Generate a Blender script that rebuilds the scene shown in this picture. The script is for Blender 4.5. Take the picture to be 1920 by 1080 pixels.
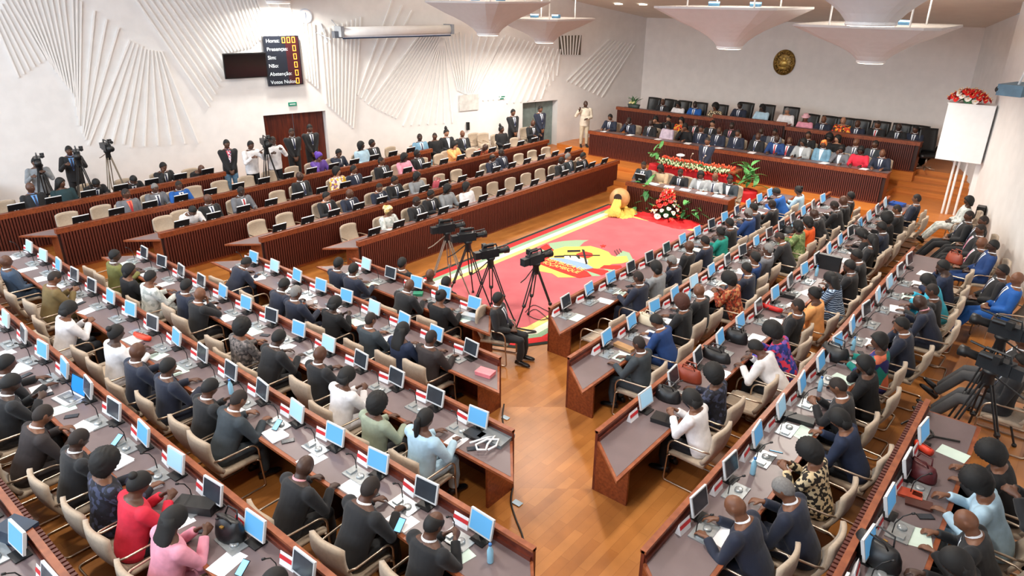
import bpy, bmesh, math, random
import numpy as np
from mathutils import Vector, Matrix

for o in list(bpy.data.objects): bpy.data.objects.remove(o, do_unlink=True)
scene = bpy.context.scene
COL = scene.collection
rnd = random.Random(7)
R_ = math.radians

# ---------------------------------------------------------------- camera
CAMZ = 6.1
F_PX = 1296.09
RC = np.array([[0.7685584, 0.63974747, 0.00641544],
               [0.25528088, -0.29745523, -0.91997394],
               [-0.58664269, 0.70869144, -0.39192702]])   # world -> camera (right, down, forward)
cd = bpy.data.cameras.new('camera'); cam = bpy.data.objects.new('camera', cd); COL.objects.link(cam)
cd.sensor_width = 36.0; cd.lens = F_PX / 1920 * 36.0; cd.clip_end = 200
mw = Matrix.Identity(4)
for k in range(3):
    mw[k][0] = RC[0][k]; mw[k][1] = -RC[1][k]; mw[k][2] = -RC[2][k]
mw[2][3] = CAMZ
cam.matrix_world = mw
scene.camera = cam

def ray(p):
    return RC.T @ np.array([p[0] - 960.0, p[1] - 540.0, F_PX])
def on(p, z):
    d = ray(p); t = (z - CAMZ) / d[2]; return np.array([d[0]*t, d[1]*t, z])
def onX(p, X):
    d = ray(p); t = X / d[0]; return np.array([X, d[1]*t, CAMZ + d[2]*t])
def onY(p, Y):
    d = ray(p); t = Y / d[1]; return np.array([d[0]*t, Y, CAMZ + d[2]*t])

# ---------------------------------------------------------------- world, exposure
vs = scene.view_settings
vs.view_transform = 'Standard'; vs.look = 'None'; vs.gamma = 1.0; vs.use_curve_mapping = False
vs.exposure = EXPOSURE = -0.15
w = bpy.data.worlds.new('world'); scene.world = w; w.use_nodes = True
bg = w.node_tree.nodes['Background']; bg.inputs[0].default_value = (0.75, 0.85, 1.0, 1); bg.inputs[1].default_value = 0.25

def area_light(name, loc, target, size, power, color, sy=None, spread=180):
    l = bpy.data.lights.new(name, 'AREA'); l.energy = power; l.color = color
    l.shape = 'RECTANGLE' if sy else 'SQUARE'; l.size = size
    if sy: l.size_y = sy
    l.spread = R_(spread)
    o = bpy.data.objects.new(name, l); COL.objects.link(o)
    o.location = loc
    o.rotation_euler = (Vector(target) - Vector(loc)).to_track_quat('-Z', 'Y').to_euler()
    return o
# daylight through the tall rear windows behind and above the camera
area_light('daylight_rear_window', (-9.4, -4.6, 6.2), (-9.4, 12, 2.5), 16, 1500, (0.74, 0.87, 1.0), sy=4.2)
area_light('daylight_left_window', (-20.0, -4.4, 6.0), (-14, 12, 3.0), 5, 700, (0.68, 0.84, 1.0), sy=4.0)

# ---------------------------------------------------------------- materials
def lin(c):
    c = c / 255.0
    return c / 12.92 if c <= 0.04045 else ((c + 0.055) / 1.055) ** 2.4
def rgb(*c): return (lin(c[0]), lin(c[1]), lin(c[2]), 1.0)
MATS = {}
def mat(name, c, rough=0.6, metal=0.0, var=0.12, scale=6.0, spec=0.5, bump=0.0, stretch=(1, 1, 1), c2=None, sheen=0.0, detail=3.0, coat=0.0):
    if name in MATS: return MATS[name]
    m = bpy.data.materials.new(name); m.use_nodes = True
    nt = m.node_tree; n = nt.nodes; L = nt.links
    b = n['Principled BSDF']
    b.inputs['Roughness'].default_value = rough; b.inputs['Metallic'].default_value = metal
    b.inputs['Specular IOR Level'].default_value = spec
    if sheen: b.inputs['Sheen Weight'].default_value = sheen
    if coat: b.inputs['Coat Weight'].default_value = coat; b.inputs['Coat Roughness'].default_value = 0.12
    a = rgb(*c)
    tc = n.new('ShaderNodeTexCoord'); mp = n.new('ShaderNodeMapping'); nz = n.new('ShaderNodeTexNoise')
    mp.inputs['Scale'].default_value = stretch
    nz.inputs['Scale'].default_value = scale; nz.inputs['Detail'].default_value = detail
    L.new(tc.outputs['Object'], mp.inputs['Vector']); L.new(mp.outputs[0], nz.inputs['Vector'])
    r = n.new('ShaderNodeValToRGB')
    lo = rgb(*c2) if c2 else tuple(v * (1 - var) for v in a[:3]) + (1,)
    hi = a if c2 else tuple(min(1, v * (1 + var)) for v in a[:3]) + (1,)
    r.color_ramp.elements[0].position = 0.35; r.color_ramp.elements[0].color = lo
    r.color_ramp.elements[1].position = 0.68; r.color_ramp.elements[1].color = hi
    L.new(nz.outputs['Fac'], r.inputs[0]); L.new(r.outputs[0], b.inputs['Base Color'])
    if bump:
        bp = n.new('ShaderNodeBump'); bp.inputs['Strength'].default_value = bump; bp.inputs['Distance'].default_value = 0.01
        L.new(nz.outputs['Fac'], bp.inputs['Height']); L.new(bp.outputs[0], b.inputs['Normal'])
    MATS[name] = m
    return m
def emit(name, c, strength):
    if name in MATS: return MATS[name]
    m = bpy.data.materials.new(name); m.use_nodes = True
    b = m.node_tree.nodes['Principled BSDF']
    b.inputs['Base Color'].default_value = rgb(*c); b.inputs['Emission Color'].default_value = rgb(*c)
    b.inputs['Emission Strength'].default_value = strength
    MATS[name] = m
    return m
def printed(name, cols, scale=18.0, rough=0.8, kind='voronoi'):
    if name in MATS: return MATS[name]
    m = bpy.data.materials.new(name); m.use_nodes = True
    nt = m.node_tree; n = nt.nodes; L = nt.links; b = n['Principled BSDF']; b.inputs['Roughness'].default_value = rough
    tc = n.new('ShaderNodeTexCoord')
    if kind == 'voronoi':
        t = n.new('ShaderNodeTexVoronoi'); t.inputs['Scale'].default_value = scale; out = t.outputs['Color']
        s = n.new('ShaderNodeSeparateColor'); L.new(out, s.inputs[0]); fac = s.outputs[0]
    elif kind == 'stripe':
        t = n.new('ShaderNodeTexWave'); t.inputs['Scale'].default_value = scale; t.inputs['Distortion'].default_value = 6; t.bands_direction = 'Z'; fac = t.outputs['Fac']
    else:
        t = n.new('ShaderNodeTexNoise'); t.inputs['Scale'].default_value = scale; fac = t.outputs['Fac']
    L.new(tc.outputs['Object'], t.inputs['Vector'])
    r = n.new('ShaderNodeValToRGB'); r.color_ramp.interpolation = 'CONSTANT' if kind != 'noise' else 'EASE'
    e = r.color_ramp.elements
    lo, hi = (0.0, 1.0) if kind != 'noise' else (0.32, 0.68)
    e[0].position = lo; e[0].color = rgb(*cols[0])
    e[1].position = lo + (hi - lo) * (len(cols) - 1) / len(cols); e[1].color = rgb(*cols[-1])
    for i, c in enumerate(cols[1:-1], 1):
        x = e.new(lo + (hi - lo) * i / len(cols)); x.color = rgb(*c)
    L.new(fac, r.inputs[0]); L.new(r.outputs[0], b.inputs['Base Color'])
    MATS[name] = m
    return m

def floor_mat():
    m = bpy.data.materials.new('parquet_floor'); m.use_nodes = True
    nt = m.node_tree; n = nt.nodes; L = nt.links; b = n['Principled BSDF']
    tc = n.new('ShaderNodeTexCoord')
    br = n.new('ShaderNodeTexBrick'); br.inputs['Scale'].default_value = 1.0
    br.inputs['Brick Width'].default_value = 0.9; br.inputs['Row Height'].default_value = 0.12; br.inputs['Mortar Size'].default_value = 0.001
    br.inputs['Color1'].default_value = rgb(184, 122, 62); br.inputs['Color2'].default_value = rgb(166, 104, 48); br.inputs['Mortar'].default_value = rgb(120, 66, 26)
    nz = n.new('ShaderNodeTexNoise'); nz.inputs['Scale'].default_value = 2.2; nz.inputs['Detail'].default_value = 7
    mx = n.new('ShaderNodeMix'); mx.data_type = 'RGBA'; mx.blend_type = 'MULTIPLY'; mx.inputs['Factor'].default_value = 0.55
    r = n.new('ShaderNodeValToRGB'); r.color_ramp.elements[0].position = .3; r.color_ramp.elements[0].color = (.55, .5, .45, 1); r.color_ramp.elements[1].position = .7; r.color_ramp.elements[1].color = (1.1, 1.08, 1.05, 1)
    mp = n.new('ShaderNodeMapping'); mp.inputs['Rotation'].default_value = (0, 0, R_(90))
    L.new(tc.outputs['Object'], mp.inputs['Vector']); L.new(mp.outputs[0], br.inputs['Vector']); L.new(tc.outputs['Object'], nz.inputs['Vector'])
    L.new(nz.outputs['Fac'], r.inputs[0])
    sk = [i for i in mx.inputs if i.type == 'RGBA']
    L.new(br.outputs['Color'], sk[0]); L.new(r.outputs[0], sk[1])
    L.new([o for o in mx.outputs if o.type == 'RGBA'][0], b.inputs['Base Color'])
    b.inputs['Roughness'].default_value = 0.34; b.inputs['Specular IOR Level'].default_value = 0.5
    MATS['floor'] = m
    return m
FLOOR = floor_mat()
WALL = mat('white_plaster', (232, 230, 228), 0.75, var=0.03, scale=3)
WALLF = mat('warm_white_plaster', (236, 230, 225), 0.75, var=0.03, scale=3)
CEIL = mat('ceiling_paint', (226, 218, 206), 0.8, var=0.03, scale=2)
SLAT = mat('slat_mahogany', (104, 42, 26), 0.5, var=0.35, scale=5, stretch=(1, 1, .15), c2=(62, 22, 15))
SLATB = mat('panel_mahogany', (44, 17, 12), 0.6, var=0.2)
CAP = mat('cap_mahogany', (142, 72, 36), 0.4, scale=9, stretch=(3, 3, 3), c2=(112, 50, 24))
RAIL = mat('rail_wood', (112, 50, 34), 0.42, scale=8, c2=(86, 34, 22))
DESKTOP = mat('desk_linoleum', (112, 97, 98), 0.34, var=0.06, scale=3)
EDGE = mat('desk_edge_wood', (152, 84, 50), 0.4, scale=10, c2=(124, 62, 34))
DARKIN = mat('desk_underside', (58, 32, 22), 0.6)
BEIGE = mat('chair_upholstery', (176, 158, 138), 0.85, var=0.07, scale=30, sheen=0.2)
CHROME = mat('chair_tube', (196, 178, 158), 0.28, metal=0.9, var=0.03)
BLACKPL = mat('black_plastic', (20, 21, 23), 0.45, var=0.1)
LEATHER = mat('black_leather', (26, 27, 28), 0.38, var=0.15, scale=20, bump=0.1)
SILVER = mat('silver_plastic', (206, 208, 210), 0.4, var=0.03)
PAPER = mat('white_paper', (240, 240, 244), 0.7, var=0.02)
GPAPER = mat('green_paper', (212, 232, 220), 0.7, var=0.03)
REDSTR = mat('red_stripe', (206, 42, 48), 0.6, var=0.05)
ACRYL = mat('console_metal', (168, 174, 176), 0.25, metal=0.5, var=0.08, scale=20)
SCRB = emit('screen_blue', (84, 150, 198), 0.55)
SCRL = emit('screen_pale', (150, 190, 214), 0.5)
SCRD = mat('screen_dark', (52, 58, 66), 0.2, var=0.1)
WHITEM = mat('white_metal', (238, 238, 238), 0.4, var=0.02)
MARK = mat('white_mark', (235, 235, 235), 0.5, var=0.02)

# ---------------------------------------------------------------- mesh helpers
class MB:
    def __init__(s): s.v = []; s.f = []; s.m = []
    def add(s, vs_, fs, mi=0):
        o = len(s.v); s.v.extend([tuple(map(float, p)) for p in vs_]); s.f.extend([tuple(i + o for i in f) for f in fs]); s.m.extend([mi] * len(fs)); return s
    def box(s, lo, hi, mi=0):
        x0, y0, z0 = lo; x1, y1, z1 = hi
        return s.add([(x0,y0,z0),(x1,y0,z0),(x1,y1,z0),(x0,y1,z0),(x0,y0,z1),(x1,y0,z1),(x1,y1,z1),(x0,y1,z1)],
                     [(0,3,2,1),(4,5,6,7),(0,1,5,4),(1,2,6,5),(2,3,7,6),(3,0,4,7)], mi)
    def prism(s, poly, z0, z1, mi=0):
        n = len(poly)
        a = sum(poly[i][0]*poly[(i+1)%n][1]-poly[(i+1)%n][0]*poly[i][1] for i in range(n))
        if a < 0: poly = poly[::-1]
        vs_ = [(p[0], p[1], z0) for p in poly] + [(p[0], p[1], z1) for p in poly]
        fs = [tuple(range(n))[::-1], tuple(range(n, 2*n))] + [(i, (i+1) % n, n + (i+1) % n, n + i) for i in range(n)]
        return s.add(vs_, fs, mi)
    def tube(s, pts, r, n=8, mi=0, closed=False):
        pts = [np.array(p, float) for p in pts]; m = len(pts)
        rr = r if hasattr(r, '__len__') else [r] * m
        rings = []; up = None
        for i in range(m):
            a = pts[i-1] if (i > 0 or closed) else pts[i]; b = pts[(i+1) % m] if (i < m-1 or closed) else pts[i]
            d = b - a; d = d / (np.linalg.norm(d) + 1e-9)
            if up is None:
                up = np.array([0, 0, 1.0]) if abs(d[2]) < 0.9 else np.array([0, 1.0, 0])
            x = np.cross(up, d); x /= (np.linalg.norm(x) + 1e-9); y = np.cross(d, x); up = y
            rings.append([pts[i] + rr[i]*(math.cos(t)*x + math.sin(t)*y) for t in [2*math.pi*k/n for k in range(n)]])
        vs_ = [p for q in rings for p in q]; fs = []
        for i in range(m if closed else m-1):
            j = (i+1) % m
            for k in range(n): fs.append((i*n+k, i*n+(k+1) % n, j*n+(k+1) % n, j*n+k))
        if not closed:
            fs.append(tuple(range(n))[::-1]); fs.append(tuple((m-1)*n + k for k in range(n)))
        return s.add(vs_, fs, mi)
    def rings(s, rs, n=16, mi=0, cap=True):
        """rs: list of (center, vx, vy) ellipses"""
        vs_ = []; fs = []
        for c, vx, vy in rs:
            c = np.array(c, float); vx = np.array(vx, float); vy = np.array(vy, float)
            for k in range(n):
                t = 2*math.pi*k/n; vs_.append(c + vx*math.cos(t) + vy*math.sin(t))
        for i in range(len(rs)-1):
            for k in range(n): fs.append((i*n+k, i*n+(k+1) % n, (i+1)*n+(k+1) % n, (i+1)*n+k))
        if cap:
            fs.append(tuple(range(n))[::-1]); fs.append(tuple((len(rs)-1)*n + k for k in range(n)))
        return s.add(vs_, fs, mi)
    def ball(s, c, r, n=10, m=7, mi=0):
        c = np.array(c, float); r = np.array(r if hasattr(r, '__len__') else (r, r, r), float)
        vs_ = [c + r*np.array([0, 0, 1])]; fs = []
        for i in range(1, m):
            a = math.pi*i/m
            for k in range(n):
                t = 2*math.pi*k/n; vs_.append(c + r*np.array([math.sin(a)*math.cos(t), math.sin(a)*math.sin(t), math.cos(a)]))
        vs_.append(c - r*np.array([0, 0, 1])); e = len(vs_)-1
        for k in range(n): fs.append((0, 1+k, 1+(k+1) % n))
        for i in range(m-2):
            for k in range(n): fs.append((1+i*n+k, 1+(i+1)*n+k, 1+(i+1)*n+(k+1) % n, 1+i*n+(k+1) % n))
        for k in range(n): fs.append((e, 1+(m-2)*n+(k+1) % n, 1+(m-2)*n+k))
        return s.add(vs_, fs, mi)
    def lathe(s, prof, n=20, mi=0, c=(0, 0, 0)):
        return s.rings([((c[0], c[1], c[2]+z), (r, 0, 0), (0, r, 0)) for r, z in prof], n, mi)
    def xf(s, M):
        M = np.array(M); s.v = [tuple((M[:3, :3] @ np.array(p)) + M[:3, 3]) for p in s.v]; return s
    def mesh(s, name, mats, smooth=False):
        me = bpy.data.meshes.new(name); me.from_pydata(s.v, [], s.f)
        if not isinstance(mats, (list, tuple)): mats = [mats]
        for x in mats: me.materials.append(x)
        if len(mats) > 1: me.polygons.foreach_set('material_index', s.m)
        if smooth: me.polygons.foreach_set('use_smooth', [True]*len(s.f))
        me.update(); return me
    def build(s, name, mats, parent=None, smooth=False, loc=None):
        return link(name, s.mesh(name, mats, smooth), parent, loc)
def link(name, me, parent=None, loc=None, m=None, rotz=None):
    o = bpy.data.objects.new(name, me); COL.objects.link(o)
    if parent is not None: o.parent = parent
    if loc is not None: o.location = tuple(map(float, loc))
    if rotz is not None: o.rotation_euler = (0, 0, rotz)
    if m is not None:
        o.material_slots[0].link = 'OBJECT'; o.material_slots[0].material = m
    return o
def empty(name, loc, rotz=0.0, label=None, cat=None, group=None):
    o = bpy.data.objects.new(name, None); COL.objects.link(o); o.empty_display_size = 0.1
    o.location = tuple(map(float, loc)); o.rotation_euler = (0, 0, rotz)
    return tag(o, label, cat, group)
def tag(o, label=None, cat=None, group=None, kind=None):
    if label: o['label'] = label
    if cat: o['category'] = cat
    if group: o['group'] = group
    if kind: o['kind'] = kind
    return o
ORD = ['first', 'second', 'third', 'fourth', 'fifth', 'sixth', 'seventh', 'eighth', 'ninth', 'tenth', 'eleventh', 'twelfth', 'thirteenth', 'fourteenth', 'fifteenth', 'sixteenth', 'seventeenth', 'eighteenth', 'nineteenth', 'twentieth', 'twenty-first', 'twenty-second', 'twenty-third', 'twenty-fourth']
def unit(a): a = np.array(a, float); return a / (np.linalg.norm(a) + 1e-12)
# ---------------------------------------------------------------- room shell
CX = -9.39
TH = R_(17.0)
def wl(Y): return -15.25 - (27 - Y) * math.tan(TH)       # left wall line
def wr(Y): return -3.5 + (27 - Y) * math.tan(TH)         # right wall line
def zc(Y): return 5.22 + 0.175 * (27 - Y)                # sloping ceiling
YB = -5.0
# floor and tiers (each tier a U-shaped slab 15 cm higher than the one inside it)
mb = MB(); mb.prism([(wl(YB), YB), (wr(YB), YB), (-3.5, 27), (-15.25, 27)], -0.2, 0.0)
tag(mb.build('floor', FLOOR), kind='structure', label='orange parquet floor of the assembly hall')
XL = [-12.05 - 1.5*i for i in range(5)]; XB = [-6.73 + 1.5*i for i in range(5)]; YR = [8.5 - 1.5*i for i in range(6)]
RL = [-11.42 - 1.57*i for i in range(6)]; RR = [-7.5 + 1.5*i for i in range(6)]
LN = [9.13 - 1.5*i for i in range(5)]; LF = [20.13, 20.13, 20.15, 15.76, 9.35]
BN = [9.17 - 1.52*i for i in range(5)]; BF = [20.3, 20.3, 20.3, 15.7, 9.0]
for i in range(1, 5):
    z = .15*i; yf = 20.35
    mb = MB()
    yl = 22.5; n_ = 1
    def w_(f, y): return f(y)
    out = [(wl(yf), yf), (wl(YB), YB), (wr(YB), YB), (wr(yf), yf)]
    inn = [(XB[i], yf), (XB[i], BN[i]), (RR[i], YR[i]), (RL[i], YR[i]), (XL[i], LN[i]), (XL[i], yf)]
    # split into convex-ish strips: left wing, rear, right wing
    mb.prism([(wl(yf), yf), (wl(LN[i]), LN[i]), (XL[i], LN[i]), (XL[i], yf)] if XL[i] > wl(yf) else [(wl(LN[i]), LN[i]), (XL[i], LN[i]), (XL[i], 27 - (-15.25 - XL[i]) / math.tan(TH))], z-.15, z)
    mb.prism([(wr(yf), yf), (wr(BN[i]), BN[i]), (XB[i], BN[i]), (XB[i], yf)] if XB[i] < wr(yf) else [(wr(BN[i]), BN[i]), (XB[i], BN[i]), (XB[i], 27 - (XB[i] + 3.5) / math.tan(TH))], z-.15, z)
    mb.prism([(wl(LN[i]), LN[i]), (wl(YB), YB), (RL[i], YB), (RL[i], YR[i]), (XL[i], LN[i])], z-.15, z)
    mb.prism([(wr(BN[i]), BN[i]), (wr(YB), YB), (RR[i], YB), (RR[i], YR[i]), (XB[i], BN[i])], z-.15, z)
    mb.prism([(RL[i], YB), (RR[i], YB), (RR[i], YR[i]), (RL[i], YR[i])], z-.15, z)
    tag(mb.build('floor', FLOOR), kind='structure', label='raised parquet tier carrying the %s ring of desks' % ORD[i])
mb = MB(); mb.prism([(wl(YR[5]), YB), (wr(YR[5]), YB), (wr(YR[5]), YR[5]), (wl(YR[5]), YR[5])], .6, .75)
tag(mb.build('floor', FLOOR), kind='structure', label='rearmost raised parquet tier')
# dais platforms and steps
DAIS = mat('dais_wood', (206, 128, 58), 0.38, scale=3, stretch=(.3, 6, 6), c2=(186, 108, 44))
def slab(name, x0, x1, y0, y1, z0, z1, lab, m=DAIS):
    b = MB(); b.box((x0, y0, z0), (x1, y1, z1)); return tag(b.build(name, m), kind='structure', label=lab)
slab('trim_1', wl(19.5)+.3, -7.0, 19.45, 27, 0, .15, 'lowest wooden step of the dais')
slab('trim_2', wl(19.8)+.3, -7.0, 19.85, 27, .15, .30, 'second wooden step of the dais')
slab('trim_3', wl(21.2)+.2, wr(21.2)-.2, 21.2, 27, .0, .45, 'wooden dais platform carrying the lower dais desk')
slab('trim_4', wl(22.9)+.2, -4.3, 22.45, 27, .45, .60, 'raised dais floor behind the lower dais desk')
slab('trim_5', -15.0, -3.95, 24.4, 27, .60, 1.05, 'upper dais floor')
for k, (y, z) in enumerate([(23.9, .60), (24.25, .75), (24.6, .90), (24.95, 1.05)]):
    slab('trim_%d' % (6+k), -4.3 + .0, wr(24.5)+.6, y, 27, z-.15, z, '%s wooden stair beside the dais desks' % ORD[k])
# walls
def wall_strip(name, pts, z0, zt, m, thick, side, lab):
    """vertical wall along polyline pts; zt(y) top"""
    b = MB()
    for (x0, y0), (x1, y1) in zip(pts, pts[1:]):
        d = unit((x1-x0, y1-y0, 0)); nrm = np.array([-d[1], d[0], 0])*thick*side
        v = []
        for (x, y) in ((x0, y0), (x1, y1)):
            for z in (z0, zt(y)): v.append((x, y, z))
        for (x, y) in ((x0, y0), (x1, y1)):
            for z in (z0, zt(y)): v.append((x+nrm[0], y+nrm[1], z))
        b.add(v, [(0,2,3,1),(4,5,7,6),(0,1,5,4),(2,6,7,3),(1,3,7,5),(0,4,6,2)])
    return tag(b.build(name, m), kind='structure', label=lab)
def lw(s, z, off=0.0):   # point on left wall: s = Y coordinate; off = distance into the room
    return np.array([wl(s) + off*math.cos(TH), s - off*math.sin(TH), z])
def lwpx(p, off=0.0):    # pixel -> (Y, z) on the left wall
    n = np.array([math.cos(TH), -math.sin(TH), 0]); c = n @ np.array([-15.25, 27, 0]) + off
    d = ray(p); t = (c - n @ np.array([0, 0, CAMZ])) / (n @ d); P = np.array([0, 0, CAMZ]) + d*t
    return P
# left wall with two door openings
D1 = (11.85, 13.75, 2.56); D2 = (21.15, 22.75, 2.24)
segs = [(YB, D1[0]), (D1[1], D2[0]), (D2[1], 27.0)]
b = MB()
def wall_piece(b, y0, y1, z0, z1f):
    v = []
    for off in (0, -.35):
        for y in (y0, y1):
            for z in (z0, None):
                p = lw(y, 0, off); zz = z if z is not None else z1f(y); v.append((p[0], p[1], zz))
    b.add(v, [(0,1,3,2),(4,6,7,5),(0,4,5,1),(2,3,7,6),(1,5,7,3),(0,2,6,4)])
for y0, y1 in segs: wall_piece(b, y0, y1, 0, zc)
wall_piece(b, D1[0], D1[1], D1[2], zc); wall_piece(b, D2[0], D2[1], D2[2], zc)
WLEFT = tag(b.build('wall_left', WALL), kind='structure', label='white left wall with fans of raised ribs')
b = MB(); b.add([(-15.6, 27, 0), (-3.2, 27, 0), (-3.2, 27, 5.4), (-15.6, 27, 5.4), (-15.6, 27.3, 0), (-3.2, 27.3, 0), (-3.2, 27.3, 5.4), (-15.6, 27.3, 5.4)], [(0,1,2,3),(7,6,5,4),(0,4,5,1),(3,2,6,7),(0,3,7,4),(1,5,6,2)])
tag(b.build('wall_front', WALLF), kind='structure', label='plain warm white front wall behind the dais')
wall_strip('wall_right', [(wr(YB), YB), (wr(22.6), 22.6)], 0, zc, WALL, .45, -1, 'white right wall beside the seated guests')
b = MB(); b.box((wr(22.6)+.02, 22.6, 0), (wr(22.6)+.55, 22.75, zc(22.6)))
tag(b.build('wall_right_return', WALL), kind='structure', label='return edge of the white right wall')
wall_strip('wall_right_recess', [(wr(22.6)+.45, 22.7), (-3.35, 27.0)], 0, zc, WALL, .3, -1, 'recessed white end of the right wall')
# rear wall with tall window openings
b = MB()
x0, x1 = wl(YB), wr(YB)
b.box((x0, YB-.3, 0), (x1, YB, 4.0)); b.box((x0, YB-.3, 8.6), (x1, YB, zc(YB)))
for k in range(7):
    xx = x0 + (x1-x0)*k/6; b.box((xx-.35, YB-.3, 4.0), (xx+.35, YB, 8.6))
tag(b.build('wall_rear', WALL), kind='structure', label='rear wall with tall windows')
# sloping ceiling
b = MB(); v = []
for off in (0, .2):
    for x, y in ((wl(YB), YB), (wr(YB), YB), (-3.2, 27.2), (-15.6, 27.2)): v.append((x, y, zc(y)+off))
b.add(v, [(0,3,2,1),(4,5,6,7),(0,1,5,4),(1,2,6,5),(2,3,7,6),(3,0,4,7)])
CEILING = tag(b.build('ceiling', CEIL), kind='structure', label='sloping cream ceiling')
# doors
DOORW = mat('door_mahogany', (112, 46, 26), 0.4, scale=4, stretch=(4, 4, .4), c2=(70, 24, 14))
def door(name, D, m, lab, dz=-.30, half=False):
    root = empty(name, lw(D[0], .3)); tag(root, lab, kind='structure')
    base = np.array(root.location)
    n = 2
    for k in range(n):
        ya = D[0] + (D[1]-D[0])*k/n + .01; yb = D[0] + (D[1]-D[0])*(k+1)/n - .01
        bb = MB(); pts = []
        for off in (dz, dz-.05):
            for y in (ya, yb):
                for z in (.1, D[2]-.02): p = lw(y, z, off); pts.append(p - base)
        bb.add(pts, [(0,1,3,2),(4,6,7,5),(0,4,5,1),(2,3,7,6),(1,5,7,3),(0,2,6,4)])
        lf = bb.build('door_leaf', m, root)
        hb = MB(); hp = lw(yb-.12 if k == 0 else ya+.12, 1.45, dz+.03) - base
        hb.tube([hp - np.array([0, 0, .12]), hp + np.array([0, 0, .12])], .014)
        hb.build('door_handle', CHROME, lf)
    return root
door('door_1', D1, DOORW, 'mahogany double door in the left wall behind two guards')
GREYD = mat('grey_green_door', (120, 136, 134), 0.6)
door('door_2', D2, GREYD, 'open grey doorway at the far end of left wall', dz=-.33)
# ribs on the left wall, traced as line segments
RIBPX = []
def fan(a0, a1, b0, b1, n, ease=1.0):
    for k in range(n):
        t = (k/(n-1))**ease if n > 1 else 0
        RIBPX.append(((a0[0]+(a1[0]-a0[0])*t, a0[1]+(a1[1]-a0[1])*t), (b0[0]+(b1[0]-b0[0])*t, b0[1]+(b1[1]-b0[1])*t)))
fan((-10, 40), (10, -15), (35, 145), (85, 112), 6)                  # far left slanting group
fan((22, -15), (118, -15), (95, 122), (140, 182), 9)
fan((135, -12), (152, 3), (142, 200), (148, 235), 3)
fan((177, 20), (222, 52), (155, 250), (160, 262), 3)
fan((243, 76), (266, 86), (166, 272), (232, 270), 4)                # fan opening downwards
fan((272, 92), (303, 97), (246, 276), (372, 268), 6)
fan((247, -12), (330, -12), (392, 200), (428, 128), 7)              # big swept group towards the television
fan((340, -12), (428, -12), (422, 100), (466, 90), 8)
fan((436, -12), (472, -12), (472, 88), (498, 66), 6)
fan((478, -8), (540, -4), (506, 64), (552, 64), 4)
fan((558, 40), (588, 45), (575, 148), (596, 166), 5)                # below the clock, right of the score board
fan((600, 58), (676, 32), (612, 195), (662, 240), 10)
fan((735, 0), (772, 20), (670, 178), (684, 190), 3)
fan((790, 60), (824, 70), (690, 196), (742, 222), 9)                # fan under the screen
fan((826, 70), (832, 72), (756, 236), (848, 230), 7)
fan((834, 72), (862, 60), (858, 170), (870, 176), 5)
fan((872, 62), (942, 72), (872, 176), (884, 180), 6)
fan((948, 66), (1000, 80), (886, 190), (944, 186), 7)
fan((1004, 84), (1046, 92), (950, 194), (1014, 186), 6)
fan((1012, 96), (1050, 92), (1024, 170), (1044, 142), 4)
fan((1142, 74), (1190, 84), (1062, 152), (1128, 182), 9)
RIBM = mat('rib_white', (238, 236, 233), 0.7, var=.02)
for a, c in RIBPX:
    A = lwpx(a); Bp = lwpx(c)
    if A[2] > zc(A[1]) - .05:
        t = (zc(A[1]) - .05 - Bp[2]) / max(.01, A[2] - Bp[2]); A = Bp + (A-Bp)*max(0.05, min(1, t))
    d = Bp - A; L_ = np.linalg.norm(d)
    if L_ < .3: continue
    d = d / L_; nrm = np.array([math.cos(TH), -math.sin(TH), 0]); s = np.cross(nrm, d)
    bb = MB(); w_2, dp = .022, .05
    q = []
    for P in (A, Bp):
        for sx in (-1, 1):
            for dd in (0.0, dp): q.append(P + s*w_2*sx + nrm*dd - A)
    bb.add(q, [(0,1,3,2),(4,6,7,5),(0,4,5,1),(2,3,7,6),(1,5,7,3),(0,2,6,4)])
    bb.build('wall_rib', RIBM, WLEFT, loc=A)
# louvred opening high in the wall
VP = [lwpx((1047, 67)), lwpx((1090, 66)), lwpx((1088, 103)), lwpx((1048, 102))]
root = empty('wall_vent', VP[3], label='dark louvred opening high on the far left wall', cat='vent')
bb = MB(); nrm = np.array([math.cos(TH), -math.sin(TH), 0])
q = [P + nrm*d_ - VP[3] for d_ in (.01, .02) for P in VP]
bb.add(q, [(0,1,2,3),(7,6,5,4),(0,4,5,1),(1,5,6,2),(2,6,7,3),(3,7,4,0)])
bb.build('backing', mat('vent_dark', (112, 106, 94), .8), root)
for k in range(7):
    t = (k+.5)/7; A = VP[0] + (VP[1]-VP[0])*t; Bp = VP[3] + (VP[2]-VP[3])*(t*.8+.1)
    bb = MB(); bb.tube([A + nrm*.04 - VP[3], Bp + nrm*.04 - VP[3]], .03, 6); bb.build('slat', RIBM, root)
# ---------------------------------------------------------------- desks
class Row:
    def __init__(s, org, u, v, length, tier, top, ext0, ext1, key, phrase, seat0, npitch, first):
        s.o = np.array(org, float); s.u = np.array(u, float); s.v = np.array(v, float); s.len = length; s.z = tier; s.top = top
        s.e0, s.e1 = ext0, ext1; s.key = key; s.phrase = phrase; s.seat0 = seat0; s.first = first; s.pitch = npitch
        s.face = math.atan2(-s.v[1], -s.v[0]) - math.pi/2     # rotation so that local +Y looks at the desk panel
    def P(s, u, v, w): return s.o + s.u*u + s.v*v + np.array([0, 0, s.z + w])
    def uv(s, P): d = np.array(P) - s.o; return float(d @ s.u), float(d @ s.v)
SLATM = {}
def slat_mesh(h, along):
    k = (round(h, 3), along)
    if k not in SLATM:
        b = MB(); a, d = .019, .028
        b.box((-a if along == 'x' else -d, -d if along == 'x' else -a, 0), (a if along == 'x' else d, d if along == 'x' else a, h))
        SLATM[k] = b.mesh('slat', SLAT)
    return SLATM[k]
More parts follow.
